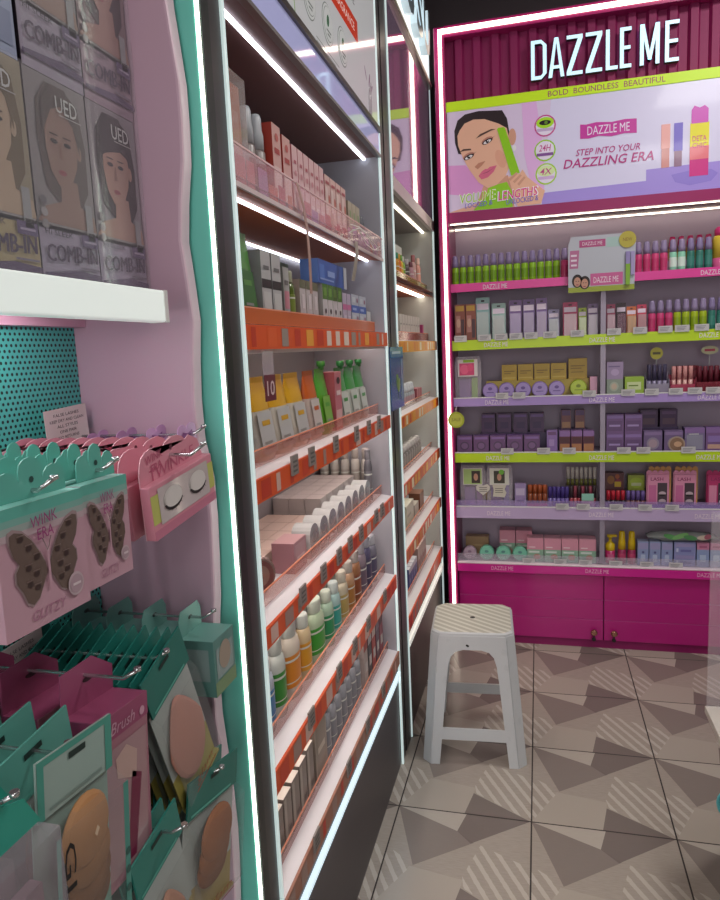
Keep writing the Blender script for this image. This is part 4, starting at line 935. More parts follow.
for i in range(4): pkb.place((-.020+.0775*i, YS, z), 0, f'pink and mint carton, {lr(i,4)} of four in front on the pink counter', 'box', 'front pink and mint cartons on the counter')
for i in range(2): pkb.place((-.150+.0775*i, YS+.07, z), 0, f'pink and mint carton, {("left","right")[i]} of two behind the mint jars', 'box', 'pink and mint cartons behind the mint jars', (1, 1, 1.15))
yp = empty('pump_bottle'); q = MB(); q.lathe([(.019, 0), (.021, .004), (.021, .06)], mat('#c0306c', .3), seg=16); q.rect(-.013, .013, .015, .045, -.0215, mat('#d86a92', .4)); q.build('body', yp)
q = MB(); q.lathe([(.0195, .060), (.021, .064), (.021, .088), (.010, .098), (.007, .100), (.007, .118), (.013, .120), (.012, .128)], mat('#d6b81a', .35), seg=16); q.box(-.014, .028, -.006, .006, .122, .132, mat('#d6b81a', .35)); q.build('pump', yp); yp = Proto(yp)
yp.place((.312, YS+.022, z), 0, 'pink pump bottle with yellow pump just right of the post', 'bottle')
yt = bottle('squeeze_bottle', '#a02a58', '#d8b81c', r=.018, h=.150, label='#c04a70', frac=.45)
for i in range(2): yt.place((.362+.042*i, YS+.02, z), 0, f'tall pink bottle with tall yellow cap, {("left","right")[i]} of two beside the pump bottle', 'bottle', 'yellow capped bottles on the counter')
lb_ = carton('lilac_box', .046, .05, .108, '#8f9cc4', '#7884ac', '#a8b2d2', (('r', .05, .95, .68, .95, '#a09ac4'), ('r', .3, .7, .15, .45, '#b8c4dc'), ('e', .5, .55, .12, .05, '#5a5a8a')))
for i in range(3): lb_.place((.450+.050*i, YS, z), 0, f'slim blue lilac carton, {lr(i,3)} of three right of the yellow bottles', 'box', 'slim blue lilac cartons on the counter')
wbx = carton('lilac_box', .088, .05, .054, '#8a8fc0', '#747aa8', '#a4a8d0', (('r', .06, .94, .62, .92, '#9d94c0'), ('r', .3, .8, .2, .4, '#6a6aa4'), ('r', .1, .2, .2, .5, '#c8cce4')))
wbx.place((.623, YS, z), 0, 'wide blue lilac carton, lower of two stacked on the counter', 'box'); wbx.place((.623, YS, z+.0545), 0, 'wide blue lilac carton stacked on top of its twin', 'box')
pl = carton('pink_lilac_box', .050, .05, .108, '#8fa0c8', '#7884ac', '#d094b0', (('r', 0, 1, .72, 1, '#c880a0'), ('r', .25, .75, .2, .5, '#b8c8e0'), ('r', .2, .8, .8, .88, '#a85a80')))
for i in range(2): pl.place((.697+.054*i, YS, z), 0, f'pink topped blue carton, {("left","right")[i]} of two at the counter right end', 'box', 'pink topped cartons on the counter')
bg = empty('leaf_print_bag', (.612, YS+.03, z+.1095)); tag(bg, 'clear plastic bag with green leaf print lying on the lilac cartons', 'bag')
q = MB(); nx, nz = 12, 6; V = []
rnd = random.Random(11)
for side in (0, 1):
    for j in range(nz+1):
        for i in range(nx+1):
            t = i/nx*2-1; s_ = j/nz*2-1; th = max(0, (1-t**4)*(1-s_**2))
            V.append((t*.145, s_*.035, .022+(.020 if side else -.0215)*math.sqrt(th)*(1+.25*rnd.uniform(-1, 1))))
F = []
for side in (0, 1):
    o_ = side*(nx+1)*(nz+1)
    for j in range(nz):
        for i in range(nx):
            a = o_+j*(nx+1)+i; ff = (a, a+1, a+nx+2, a+nx+1); F.append(ff if side else ff[::-1])
q.raw(V, F, mat('#b9c0bc', .15, alpha=.6), True); q.build('film', bg)
q = MB()
for i, (x, zz, w, c) in enumerate(((-.05, .026, .03, '#5a9a5a'), (-.01, .030, .035, '#78b06a'), (.03, .024, .028, '#4f8a54'), (.085, .026, .028, '#c8b8a8'), (.10, .03, .015, '#a05a6a'))):
    q.ell(x, zz, w, .011, -.040-.0004*i, mat(c, .4), rot=(-15, 20, -10, 5, 30)[i])
q.build('print', bg)

# ------------------------------------------------------------------ products on the cabinets along the left wall (fronts turned to the aisle)
def side(p, y, z, label, cat, group=None, x=-.503, tilt=0, scale=None):
    return p.place((x, y, z), (0, math.radians(tilt), HALF), label, cat, group, scale)
def clear_case(name, w, d, h, inner, label_c):
    e = empty(name); q = MB(); q.box(-w*.42, w*.42, d*.15, d*.85, .003, h*.93, mat(inner, .4)); q.rect(-w*.3, w*.3, h*.3, h*.7, d*.15-.0005, mat(label_c, .4)); q.build('insert', e)
    q = MB(); q.box(-w/2, w/2, 0, d, 0, h, mat('#e8dcd8', .08, alpha=.30)); q.build('clear_box', e); return Proto(e)
def pouch(name, w, h, d, body, top, accent, spout=None):
    """stand-up refill pouch: flat crimp at the top, bulging foot"""
    e = empty(name); q = MB(); P = [(.44, .0, .46), (.48, .06, .50), (.50, .30, .42), (.50, .60, .28), (.48, .80, .14), (.46, .93, .03), (.46, 1.0, .02)]
    V = []; n = 12
    for wx, zz, dd in P:
        for j in range(n):
            t = 2*math.pi*j/n; c, s_ = math.cos(t), math.sin(t)
            V.append((w*wx*math.copysign(abs(c)**.6, c), d/2+d*dd*math.copysign(abs(s_)**.8, s_), h*zz))
    mb, mt = mat(body, .3), mat(top, .3); R = len(P)
    for k in range(R-1):
        m = mt if P[k][1] >= .60 else mb
        q.raw(V[k*n:(k+2)*n], [(j, (j+1) % n, n+(j+1) % n, n+j) for j in range(n)], m, True)
    q.raw(V[:n], [tuple(reversed(range(n)))], mb); q.raw(V[-n:], [tuple(range(n))], mt); q.build('bag', e)
    q = MB(); yy = lambda zz, o=.0015: d/2-d*(.50-.22*max(0, zz-.06)/.54)-o
    for za, zb_, xa, xb, mm, o in ((.08, .34, -.36, .36, accent, .0015), (.34, .58, -.36, .36, accent, .0015), (.42, .48, -.2, .2, top, .0022), (.20, .23, -.25, .15, '#8a8a86', .0022), (.14, .16, -.25, .25, '#8a8a86', .0022)):
        q.face([(w*xa, yy(za, o), h*za), (w*xb, yy(za, o), h*za), (w*xb, yy(zb_, o), h*zb_), (w*xa, yy(zb_, o), h*zb_)], mat(mm, .4))
    q.build('label', e)
    if spout:
        q = MB(); q.lathe([(.008, h-.004), (.008, h+.004), (.011, h+.005), (.011, h+.018)], mat(spout, .3), (w*.25, d/2, 0), 10); q.build('spout_cap', e)
    return Proto(e)
def gel_bottle(name, body, cap, label, w=.05, d=.03, h=.15):
    """oval toiletry bottle with a wrap label and a flip cap"""
    e = empty(name); q = MB(); sy = d/w
    q.lathe([(w*.44, 0), (w*.5, .005), (w*.5, h*.66), (w*.42, h*.76), (w*.24, h*.80)], mat(body, .25), (0, d/2, 0), 18, sy=sy); b = q.build('body', e)
    q = MB(); q.lathe([(w*.505, h*.16), (w*.505, h*.58)], mat(label, .4), (0, d/2, 0), 18, cap=False, sy=sy)
    q.lathe([(w*.508, h*.50), (w*.508, h*.53)], mat('#d8d8d0', .4), (0, d/2, 0), 18, cap=False, sy=sy); q.lathe([(w*.508, h*.22), (w*.508, h*.235)], mat('#d8d8d0', .4), (0, d/2, 0), 18, cap=False, sy=sy); q.build('label', b)
    q = MB(); q.lathe([(w*.30, h*.79), (w*.32, h*.80), (w*.32, h*.97), (w*.28, h)], mat(cap, .3), (0, d/2, 0), 16, sy=sy*1.15); q.build('cap', e)
    return Proto(e)

# ---- first shelf: pink and red boxes behind the clear lip
z = 1.7005
side(clear_case('clear_case', .085, .06, .192, '#b86a4a', '#c88a78'), 1.185, z, 'tall clear case with orange insert at near end of pink shelf', 'clear case')
tb = bottle('serum_bottle', '#9a8f8c', '#b9bcc0', r=.017, h=.165, label='#7a4a40', frac=.6)
for i in range(2): tb.place((-.525, 1.270+.050*i, z), HALF, f'grey capped serum bottle, {("nearer","farther")[i]} of two beside the tall clear case', 'bottle', 'grey serum bottles')
rc = carton('red_box', .046, .06, .160, '#d8a8a0', '#a8382a', '#b84a38', (('r', .1, .9, .12, .5, '#e2c2ba'), ('r', .2, .8, .65, .72, '#b03a34'), ('e', .5, .85, .2, .05, '#c8605a')))
side(rc, 1.375, z, 'white fronted carton with red sides, nearest of the two tall ones', 'box', 'red sided tall cartons')
side(rc, 1.432, z, 'white fronted carton with red sides, second from the clear case', 'box', 'red sided tall cartons', scale=(1, 1, .95))
side(carton('red_box', .075, .05, .20, '#c4503e', '#a8382a', '#c85a46', (('r', .7, .95, .1, .9, '#d8b0a8'),)), 1.445, z, 'largest red carton standing behind the tall white fronted ones', 'box', x=-.580)
pc1 = carton('pink_box', .034, .05, .148, '#e0b8b8', '#c87a80', '#e4c4c4', (('r', .15, .85, .08, .30, '#ecd6d6'), ('r', .2, .8, .45, .50, '#b85a66'), ('r', .3, .7, .75, .80, '#b85a66'), ('e', .5, .62, .2, .04, '#d08a90')))
for i in range(6): side(pc1, 1.482+.0385*i, z, f'slim pink carton, {nf(i,6)} of six in the middle of the pink shelf', 'box', 'slim pink cartons on the first shelf')
pc2 = carton('pink_red_box', .046, .05, .140, '#d9b4ac', '#a03038', '#dcbcb4', (('r', 0, 1, .10, .20, '#a8343c'), ('r', .1, .5, .30, .8, '#e6cdc6'), ('e', .7, .6, .18, .08, '#c46a5a'), ('r', .15, .8, .85, .9, '#b04a50')))
for i in range(4): side(pc2, 1.722+.049*i, z, f'pink carton with dark red band, {nf(i,4)} of four on the first shelf', 'box', 'red banded cartons on the first shelf')
side(clear_case('clear_case', .075, .05, .180, '#c8b0a8', '#d8c4bc'), 1.905, z, 'tall clear case among the pink cartons at far part of shelf', 'clear case', x=-.560)
bc = carton('beige_box', .040, .05, .118, '#b4a890', '#9a8e78', '#c4b8a0', (('r', .1, .9, .1, .3, '#c8bfa8'), ('r', .3, .7, .5, .8, '#8a9a6a'), ('r', 0, 1, .36, .40, '#6a6450')))
for i in range(3): side(bc, 1.935+.0435*i, z, f'beige and green carton, {nf(i,3)} of three on the first shelf', 'box', 'beige green cartons on the first shelf')
gb = bottle('toner_bottle', '#8a8a8e', '#6a6a70', r=.013, h=.11, label='#9a9aa0')
for i in range(2): gb.place((-.520, 2.082+.034*i, z), HALF, f'small grey toner bottle, {("nearer","farther")[i]} of two at far end of first shelf', 'bottle', 'grey toner bottles')
# strips and wire hanging off the first shelf
q = MB(); P0 = [(-.456, 1.35, 1.740), (-.452, 1.37, 1.70), (-.452, 1.385, 1.66), (-.453, 1.395, 1.60), (-.455, 1.40, 1.53)]
for a, b in zip(P0[:-1], P0[1:]): q.face([(a[0], a[1]-.006, a[2]), (a[0], a[1]+.008, a[2]), (b[0], b[1]+.008, b[2]), (b[0], b[1]-.006, b[2])], mat('#b08a7c', .3))
tag(q.build('hanging_strip', solid=.0012), 'brown plastic strip hanging from the clear lip of first shelf', 'strip')
q = MB(); P0 = [(-.456, 1.80, 1.690), (-.452, 1.79, 1.66), (-.452, 1.76, 1.615), (-.455, 1.745, 1.585)]
for a, b in zip(P0[:-1], P0[1:]): q.face([(a[0], a[1]-.012, a[2]), (a[0], a[1]+.016, a[2]), (b[0], b[1]+.016, b[2]), (b[0], b[1]-.012, b[2])], mat('#9a9284', .4))
tag(q.build('hanging_strip', solid=.0012), 'grey plastic strip hanging lower, above the blue carton', 'strip')
q = MB(); rnd = random.Random(5)
for k in range(3): q.tube([(-.450+.006*rnd.random(), 1.70+.085*j+.02*rnd.random(), 1.705+.022*rnd.uniform(-1, 1)+.004*k) for j in range(5)], .0014, mat('#efece6', .4), 6)
tag(q.build('twisted_wire'), 'tangle of white wire along the first shelf lip', 'wire')

# ---- second shelf: green, white and blue boxes
z = 1.4655
side(pouch('refill_pouch', .085, .165, .04, '#3f7a34', '#4f8f3a', '#2f6a2a'), 1.195, z, 'tall dark green pouch at near end of second shelf', 'pouch')
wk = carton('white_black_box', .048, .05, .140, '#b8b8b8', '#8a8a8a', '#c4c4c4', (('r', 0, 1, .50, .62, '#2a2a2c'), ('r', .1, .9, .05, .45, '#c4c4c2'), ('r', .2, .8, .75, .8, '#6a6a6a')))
for i in range(2): side(wk, 1.275+.055*i, z, f'white carton with black band, {("nearer","farther")[i]} of two beside the green pouch', 'box', 'black banded white cartons')
side(carton('white_box', .034, .05, .120, '#b0b0ac', '#7d7d78', '#bcbcb8', (('r', .1, .9, .3, .6, '#d08a98'), ('r', .2, .8, .7, .78, '#6a6a68'))), 1.384, z, 'slim white carton with pink panel, before the olive bottle', 'box')
side(gel_bottle('olive_bottle', '#5a6a2a', '#a8a890', '#7a8a3a', .036, .03, .118), 1.432, z, 'olive green bottle with pale cap on second shelf', 'bottle')
side(carton('olive_box', .15, .05, .150, '#5d6646', '#4a5236', '#6a7250', (('r', .55, .7, .45, .85, '#b4b4a8'), ('r', .75, .9, .45, .85, '#b4b4a8'), ('r', .05, .4, .6, .66, '#8a9068'))), 1.500, z, 'large olive carton standing at the back of second shelf', 'box', x=-.565)
wp = carton('white_pink_box', .040, .05, .104, '#c2b8b8', '#9a8a80', '#7a7a58', (('r', .2, .8, .12, .22, '#c84a64'), ('r', 0, 1, .82, 1, '#6a6a52'), ('r', .3, .7, .4, .7, '#d8ced0')))
for i in range(3): side(wp, 1.487+.0445*i, z, f'white carton with pink print and olive top, {nf(i,3)} of three', 'box', 'olive topped white cartons')
gp_ = carton('white_green_box', .040, .05, .108, '#c9c2c4', '#a8a4a0', '#4a7a2e', (('r', 0, 1, .66, 1, '#4f7a2e'), ('r', .2, .8, .74, .92, '#6f9a44'), ('e', .5, .40, .16, .06, '#3a2a30'), ('r', .2, .8, .1, .2, '#b0a4a8')))
for i in range(4): side(gp_, 1.655+.0435*i, z, f'white carton with green top, {nf(i,4)} of four under the blue carton', 'box', 'green topped white cartons')
side(carton('blue_box', .25, .045, .056, '#3a5fae', '#5a78b8', '#4a6fb8', (('r', .04, .2, .2, .8, '#4f78c4'), ('r', .3, .55, .35, .6, '#8fa8dc'), ('r', .88, 1, 0, 1, '#b8bcc4'), ('r', .04, .5, .15, .22, '#8fa8dc'))), 1.735, z+.1085, 'long blue carton lying across the green topped cartons', 'box')
lpk = carton('lilac_box', .040, .05, .098, '#b4a8bc', '#948a9c', '#c0b4c8', (('r', 0, 1, .55, .70, '#c46a98'), ('r', .2, .8, .2, .4, '#ccc4d2')))
for i in range(2): side(lpk, 1.833+.0435*i, z, f'lilac carton with pink band, {("nearer","farther")[i]} of two right of the green tops', 'box', 'pink banded lilac cartons')
bw = carton('blue_white_box', .082, .05, .050, '#b4b8c4', '#8a90a4', '#5a76b4', (('r', 0, 1, 0, .40, '#3f5fae'), ('r', .1, .5, .55, .85, '#c8ccd4'), ('e', .75, .68, .1, .14, '#8a4a6a'), ('r', .1, .6, .12, .26, '#9fb0dc')))
for i in range(2):
    for k in range(2): side(bw, 1.945+.0865*i, z+.0505*k, f'blue and white carton, {("lower","upper")[k]} one of the {("nearer","farther")[i]} stack on second shelf', 'box', 'blue and white cartons on the second shelf')
side(carton('white_box', .05, .05, .06, '#c4c4c4', '#a0a0a0', '#d0d0d0', (('r', .1, .9, .1, .4, '#c8b080'),)), 2.105, z, 'small white carton at the far end of second shelf', 'box')

# ---- third shelf: refill pouches
z = 1.2075
side(gel_bottle('shampoo_bottle', '#9aa4b4', '#c4c8d0', '#4a6aa0', .055, .035, .150), 1.150, z, 'blue white bottle at the near end of third shelf', 'bottle')
yp1 = pouch('refill_pouch', .098, .160, .055, '#c2bcb0', '#c99a24', '#b9b9b8')
for i in range(3): side(yp1, 1.245+.103*i, z, f'yellow topped refill pouch, {("nearest","middle","farthest")[i]} of three on third shelf', 'pouch', 'yellow topped refill pouches', tilt=0)
side(pouch('refill_pouch', .082, .160, .05, '#b8a8a0', '#b85a24', '#c4bcb8'), 1.560, z, 'orange topped refill pouch on third shelf', 'pouch')
side(pouch('refill_pouch', .080, .162, .05, '#5a9a2c', '#4f9a34', '#7aae4a', '#3f8a3a'), 1.650, z, 'all green refill pouch with spout on third shelf', 'pouch')
side(carton('pink_red_box', .060, .04, .150, '#c0707a', '#a04a54', '#c88088', (('r', .1, .9, .05, .35, '#d8b0b0'), ('r', .2, .8, .6, .68, '#e0c8c8'), ('e', .5, .85, .25, .06, '#3a2a2c'))), 1.730, z, 'red pink carton between the green pouches', 'box')
gw = pouch('refill_pouch', .092, .158, .05, '#b4b8b0', '#3f8a44', '#c4c8c0', '#3a8a4a')
for i in range(3): side(gw, 1.822+.100*i, z, f'white refill pouch with green top, {("nearest","middle","farthest")[i]} of three at far end', 'pouch', 'green topped white pouches')
tg = empty('price_sign', (-.448, 1.125, 1.330)); tg.rotation_euler = (0, 0, HALF); tag(tg, 'small dark red sign reading 10 hanging before the yellow pouches', 'sign')
q = MB(); q.box(-.024, .024, 0, .0015, 0, .045, mat('#6a2434', .4)); q.text('10', 0, .022, .034, .026, -.0005, mat('#e0c8c8', .4), .012); q.build('sign_plate', tg)
q = MB(); q.box(-.026, .022, .001, .002, .045, .085, mat('#c8b8c0', .15, alpha=.5)); q.build('clear_strip', tg)

# ---- fourth shelf: packed cream cartons and silver boxes
z = .9455
nb = carton('cream_box', .076, .044, .046, '#c8aca0', '#c0a8a0', '#d4b8ac', (('r', .1, .9, .1, .9, '#ccb4aa'),))
for i in range(6):
    for k in range(3): side(nb, 1.235+.0785*i, z, 'flat pinkish cream carton in the low block at near part of fourth shelf', 'box', 'low block of cream cartons', x=-.560-.0455*k)
fb = carton('cream_box', .055, .044, .040, '#c4b8b4', '#b4a8a4', '#cfc0bc', (('r', .1, .9, .15, .85, '#c9bfbc'),))
for i in range(6):
    for k in range(3):
        for l in range(2): side(fb, 1.735+.0575*i, z+.0405*l, f'white cream carton in the {("lower","upper")[l]} layer of the far block on fourth shelf', 'box', f'{("lower","upper")[l]} layer of white cream cartons', x=-.560-.0455*k)
sa = MB(); w, h, d = .066, .075, .045
sa.prism([(-w/2, 0), (w/2, 0), (w/2, h*.62)] + [(w/2*math.cos(t), h*.62+h*.38*math.sin(t)) for t in [i*math.pi/10 for i in range(1, 10)]] + [(-w/2, h*.62)], 0, d, mat('#b4b4b6', .25, .5), side=mat('#c8c6c4', .3)); sa.rect(-w*.3, w*.3, h*.2, h*.28, -.0005, mat('#8a8488', .4)); sa.ell(0, h*.6, w*.25, h*.14, -.0005, mat('#9c9a9e', .3, .4))
sa = Proto(sa.build('arched_box'))
for i in range(8): side(sa, 1.475+.0745*i, z, f'silver arched carton, {nf(i,8)} along the front of fourth shelf', 'box', 'silver arched cartons')
wb_ = gel_bottle('lotion_bottle', '#c9c2ba', '#b8aca4', '#b4a9a0', .042, .03, .155)
for i in range(5): side(wb_, 2.118, z, f'white lotion bottle, {nf(4-i,5).replace("nearest","frontmost").replace("farthest","rearmost").replace("near end","front")} in row against the far side panel', 'bottle', 'white lotion bottles on the fourth shelf', x=-.522-.034*i)
mr = empty('round_mirror'); q = MB(); q.lathe([(.036, 0), (.038, .004), (.038, .014), (.034, .018)], mat('#a88a84', .2, .6), (0, .018, .038), 26, 'y'); q.build('case', mr)
q = MB(); q.ell(0, .038, .031, .031, -.0006, mat('#8a5a58', .1, .4), n=26); q.ell(0, .038, .022, .022, -.001, mat('#b08a80', .1, .5), n=22); q.build('mirror_face', mr)
mr.location = (-.528, 1.205, z); mr.rotation_euler = (0, 0, math.radians(50)); mr.scale = (1, 1, 1); tag(mr, 'round metallic compact standing at near end of fourth shelf', 'compact')
side(carton('pink_box', .080, .05, .066, '#b88a90', '#a87880', '#c89a9c', (('r', .1, .9, .1, .9, '#c09aa0'), ('r', .2, .8, .4, .5, '#d8bcc0'))), 1.375, z, 'mauve carton in front of the low cream block on fourth shelf', 'box')
side(gel_bottle('grey_bottle', '#6a666c', '#8a868c', '#7a767c', .03, .025, .16), 2.060, z, 'slim dark grey bottle at front far end of fourth shelf', 'bottle')

# ---- fifth shelf: toiletry bottles with coloured labels
z = .6805
def GB(y, body, cap, lab, w, d, h, label, x=-.503): side(gel_bottle('toiletry_bottle', body, cap, lab, w, d, h), y, z, label, 'bottle', x=x)
GB(1.105, '#c8938c', '#c8d0d0', '#3f9a8c', .060, .035, .165, 'pinkish bottle with teal label at near end of fifth shelf')
GB(1.175, '#b8c0cc', '#d0d0d0', '#3f7aae', .056, .035, .150, 'pale bottle with blue label, second on fifth shelf')
GB(1.240, '#c8ccc4', '#d0d4cc', '#3f8f3a', .056, .035, .165, 'pale bottle with green label beside the blue one')
GB(1.325, '#d0c4b4', '#d0d4cc', '#d8862a', .075, .04, .168, 'wide pale bottle with big orange label on fifth shelf')
GB(1.405, '#d0b890', '#c8ccc4', '#d89a2a', .054, .035, .150, 'pale bottle with amber label right of the orange one')
GB(1.500, '#b4c4a4', '#c4ccbc', '#3f9a34', .085, .04, .150, 'wide bottle with bright green label on fifth shelf')
GB(1.585, '#a8c0a8', '#c4ccbc', '#2f8f5a', .056, .035, .140, 'bottle with emerald label beyond the bright green one')
GB(1.650, '#a4c0bc', '#c0c8c4', '#3aa094', .056, .035, .140, 'bottle with turquoise label in the middle of fifth shelf')
GB(1.725, '#c0b49c', '#c4bcac', '#b09a5a', .060, .035, .145, 'beige bottle with mustard label on fifth shelf')
GB(1.795, '#b89070', '#b8b0a8', '#a8743a', .056, .035, .150, 'tan bottle with brown label on fifth shelf')
GB(1.865, '#9a6a4a', '#b0a8a4', '#8a4a2a', .060, .035, .160, 'dark brown bottle on the far half of fifth shelf')
GB(1.935, '#8a7a84', '#b0acb4', '#6a5a6a', .056, .035, .165, 'mauve grey bottle on the far half of fifth shelf')
GB(2.000, '#5a5470', '#a8a8b4', '#4a4460', .056, .035, .165, 'dark violet bottle near the far end of fifth shelf')
GB(2.070, '#7a7684', '#b4b4bc', '#55506a', .056, .035, .150, 'grey violet bottle last at the far end of fifth shelf')
cl = gel_bottle('clear_bottle', '#b8bcbc', '#c8ccd0', '#a4a8a4', .05, .03, .20)
for i in range(5): side(cl, 1.58+.085*i, z, f'pale clear bottle, {nf(i,5)} of five in the back row of fifth shelf', 'bottle', 'clear bottles in the back row', x=-.575)

# ---- sixth shelf: cartons and grey tubes
z = .4155
side(carton('red_box', .05, .05, .120, '#8a2434', '#a02a3a', '#b04a54', (('r', .1, .9, .6, .8, '#b0b4c4'),)), 1.105, z, 'dark red carton at the near end of bottom shelf', 'box', scale=(1, 1, .8))
wc = carton('white_brown_box', .044, .06, .125, '#8a7d74', '#7a6d66', '#d8ccc0', (('r', .08, .35, .05, .95, '#b0a498'), ('r', .5, .9, .2, .3, '#6a5d56')))
for i in range(5): side(wc, 1.163+.049*i, z, f'brown carton with pale top, {nf(i,5)} of five on the bottom shelf', 'box', 'pale topped brown cartons', scale=(1, 1, (.82, .86, .9, .94, 1)[i]))
side(carton('gold_box', .085, .06, .150, '#a09284', '#8c7e72', '#ddd2c4', (('r', .1, .9, .05, .9, '#948678'), ('r', .2, .8, .45, .55, '#c4b8a8'))), 1.440, z, 'larger pale gold carton after the brown cartons on bottom shelf', 'box')
pcap = MB(); pcap.lathe([(.012, 0), (.013, .004), (.013, .02), (.010, .026)], mat('#ded6cc', .3), seg=14); pcap = pcap.build('cream_jar'); pcap.location = (-.53, 1.44, z+.1505); tag(pcap, 'small pale round jar on top of the gold carton', 'jar')
gt = gel_bottle('silver_tube', '#9a9aa0', '#7a7a80', '#86868c', .042, .03, .150)
for i in range(7): side(gt, 1.515+.050*i, z, f'grey silver tube bottle, {nf(i,7)} of seven on the bottom shelf', 'bottle', 'silver tubes on the bottom shelf')
mx = [('#b0a09a', '#a04038', 'white carton with red top, first of the far group on bottom shelf'), ('#3a3438', '#b0a8a8', 'black carton with pale top in the far group on bottom shelf'), ('#a83a34', '#c8b0a8', 'red carton between black and plum ones on bottom shelf'), ('#5a3a4a', '#7a5a6a', 'plum carton near the far end of bottom shelf'), ('#8a3a48', '#5a2a34', 'wine red carton last at the far end of bottom shelf')]
for i, (a, b, l) in enumerate(mx): side(carton('small_box', .044, .05, .150, a, a, b, (('r', 0, 1, .75, 1, b), ('r', .2, .8, .3, .5, '#c4bcb8'))), 1.885+.052*i, z, l, 'box')

# ---- second cabinet behind the stool
z = 1.6605
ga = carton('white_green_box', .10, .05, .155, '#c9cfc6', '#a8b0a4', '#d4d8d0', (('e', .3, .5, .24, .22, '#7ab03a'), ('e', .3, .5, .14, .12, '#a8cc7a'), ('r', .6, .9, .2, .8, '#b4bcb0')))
side(ga, 2.650, z, 'white carton with round green mark on upper shelf of narrow cabinet', 'box', x=-.545)
side(carton('white_green_box', .13, .05, .160, '#c9cfc6', '#a8b0a4', '#d4d8d0', (('r', .6, .85, .25, .65, '#4f9a3a'), ('r', .1, .5, .5, .6, '#a8b4a4'))), 2.850, z, 'white carton with square green mark on upper shelf of narrow cabinet', 'box', x=-.545)
for i, (y, c, t, l) in enumerate(((2.635, '#c88a2a', '#3f8a6a', 'amber tube with teal cap'), (2.675, '#d86a34', '#c8a03a', 'orange tube with yellow cap'), (2.715, '#d8b83a', '#5f9a3a', 'yellow tube with green cap'), (2.755, '#7aa83a', '#c8c8b8', 'green tube with white cap'), (2.850, '#5a4a4a', '#b8b0b0', 'dark tube with grey cap'), (2.950, '#b4848e', '#7a4a54', 'dusty pink tube with plum cap'), (3.010, '#c8a09a', '#a86a6a', 'pale pink tube with rose cap'), (3.130, '#d89a8a', '#e0b8a8', 'peach tube with pale cap'))):
    side(gel_bottle('cream_tube', c, t, c, .034, .025, .105 if i < 6 else .14), y, z, f'{l} on the upper shelf of narrow cabinet', 'tube')
z = 1.4405
wl = carton('white_box', .052, .05, .098, '#c4bfb8', '#aaa59e', '#d4cfc8', (('r', .1, .9, .05, .35, '#b07a80'), ('r', .2, .8, .6, .66, '#8a8580')))
for i in range(8): side(wl, 2.625+.058*i, z, f'white carton, {nf(i,8)} of eight on second shelf of narrow cabinet', 'box', 'white cartons on the narrow cabinet second shelf')
side(carton('magenta_box', .028, .03, .07, '#b02a6a', '#90205a'), 3.150, z, 'small magenta carton beyond the eight white cartons', 'box')
z = 1.1805
cb_ = bottle('dropper_bottle', '#a8b0b4', '#c8ccd0', r=.018, h=.09, label='#b89aa0', frac=.6)
for i in range(6): cb_.place((-.522, 2.625+.050*i, z), HALF, f'clear dropper bottle, {nf(i,6)} of six on narrow cabinet third shelf', 'bottle', 'clear dropper bottles')
wl2 = carton('white_box', .075, .05, .125, '#bfbab0', '#a8a298', '#d0cbc2', (('r', .1, .9, .0, .35, '#7a5a4a'), ('r', .45, .55, .35, 1, '#a09a90')))
for i in range(4): side(wl2, 2.650+.080*i, z, f'white and brown carton, {nf(i,4)} of four behind the dropper bottles', 'box', 'cartons behind the dropper bottles', x=-.565)
pr_ = carton('rose_box', .040, .04, .055, '#a85a64', '#8a444e', '#b46a74')
for i in range(3): side(pr_, 2.950+.045*i, z, f'rose carton, {nf(i,3)} of three beyond the dropper bottles', 'box', 'rose cartons on narrow cabinet')
z = .9405
gj = bottle('cream_jar', '#8a8682', '#b0aca8', r=.024, h=.085, label='#a09a94', frac=.72)
for i in range(8): gj.place((-.530, 2.635+.054*i, z), HALF, f'grey cream jar with pale lid, {nf(i,8)} of eight on narrow cabinet', 'jar', 'grey cream jars')
z = .7005
side(carton('white_box', .16, .06, .095, '#c6c2ac', '#b0ac98', '#dad6c4', (('r', .1, .6, .5, .6, '#a09c88'),)), 2.680, z, 'wide ivory carton on the fifth shelf of narrow cabinet', 'box')
side(carton('white_box', .10, .05, .060, '#b4aea0', '#9a9488', '#c4beb0'), 2.83, z, 'low ivory carton beyond the wide ivory one', 'box')
side(carton('brown_box', .10, .05, .080, '#7a4a34', '#6a3e2a', '#8a5a44'), 2.97, z, 'brown carton on the fifth shelf of narrow cabinet', 'box')
z = .4555
bl = carton('blue_box', .045, .05, .085, '#3a4a8c', '#2e3c74', '#c8c8d0', (('r', 0, 1, .75, 1, '#b8bcc8'), ('r', .2, .8, .3, .5, '#6a7ab0')))
for i in range(4): side(bl, 2.625+.049*i, z, f'blue carton with white top, {nf(i,4)} of four on narrow cabinet bottom shelf', 'box', 'blue cartons on narrow cabinet')
rs = carton('pinkish_box', .05, .05, .105, '#a88a84', '#8c706a', '#b89a94', (('r', .1, .9, .3, .5, '#8a4a50'),))
for i in range(4): side(rs, 2.850+.055*i, z, f'dusty pink carton, {nf(i,4)} of four beyond the blue cartons', 'box', 'dusty pink cartons on narrow cabinet')
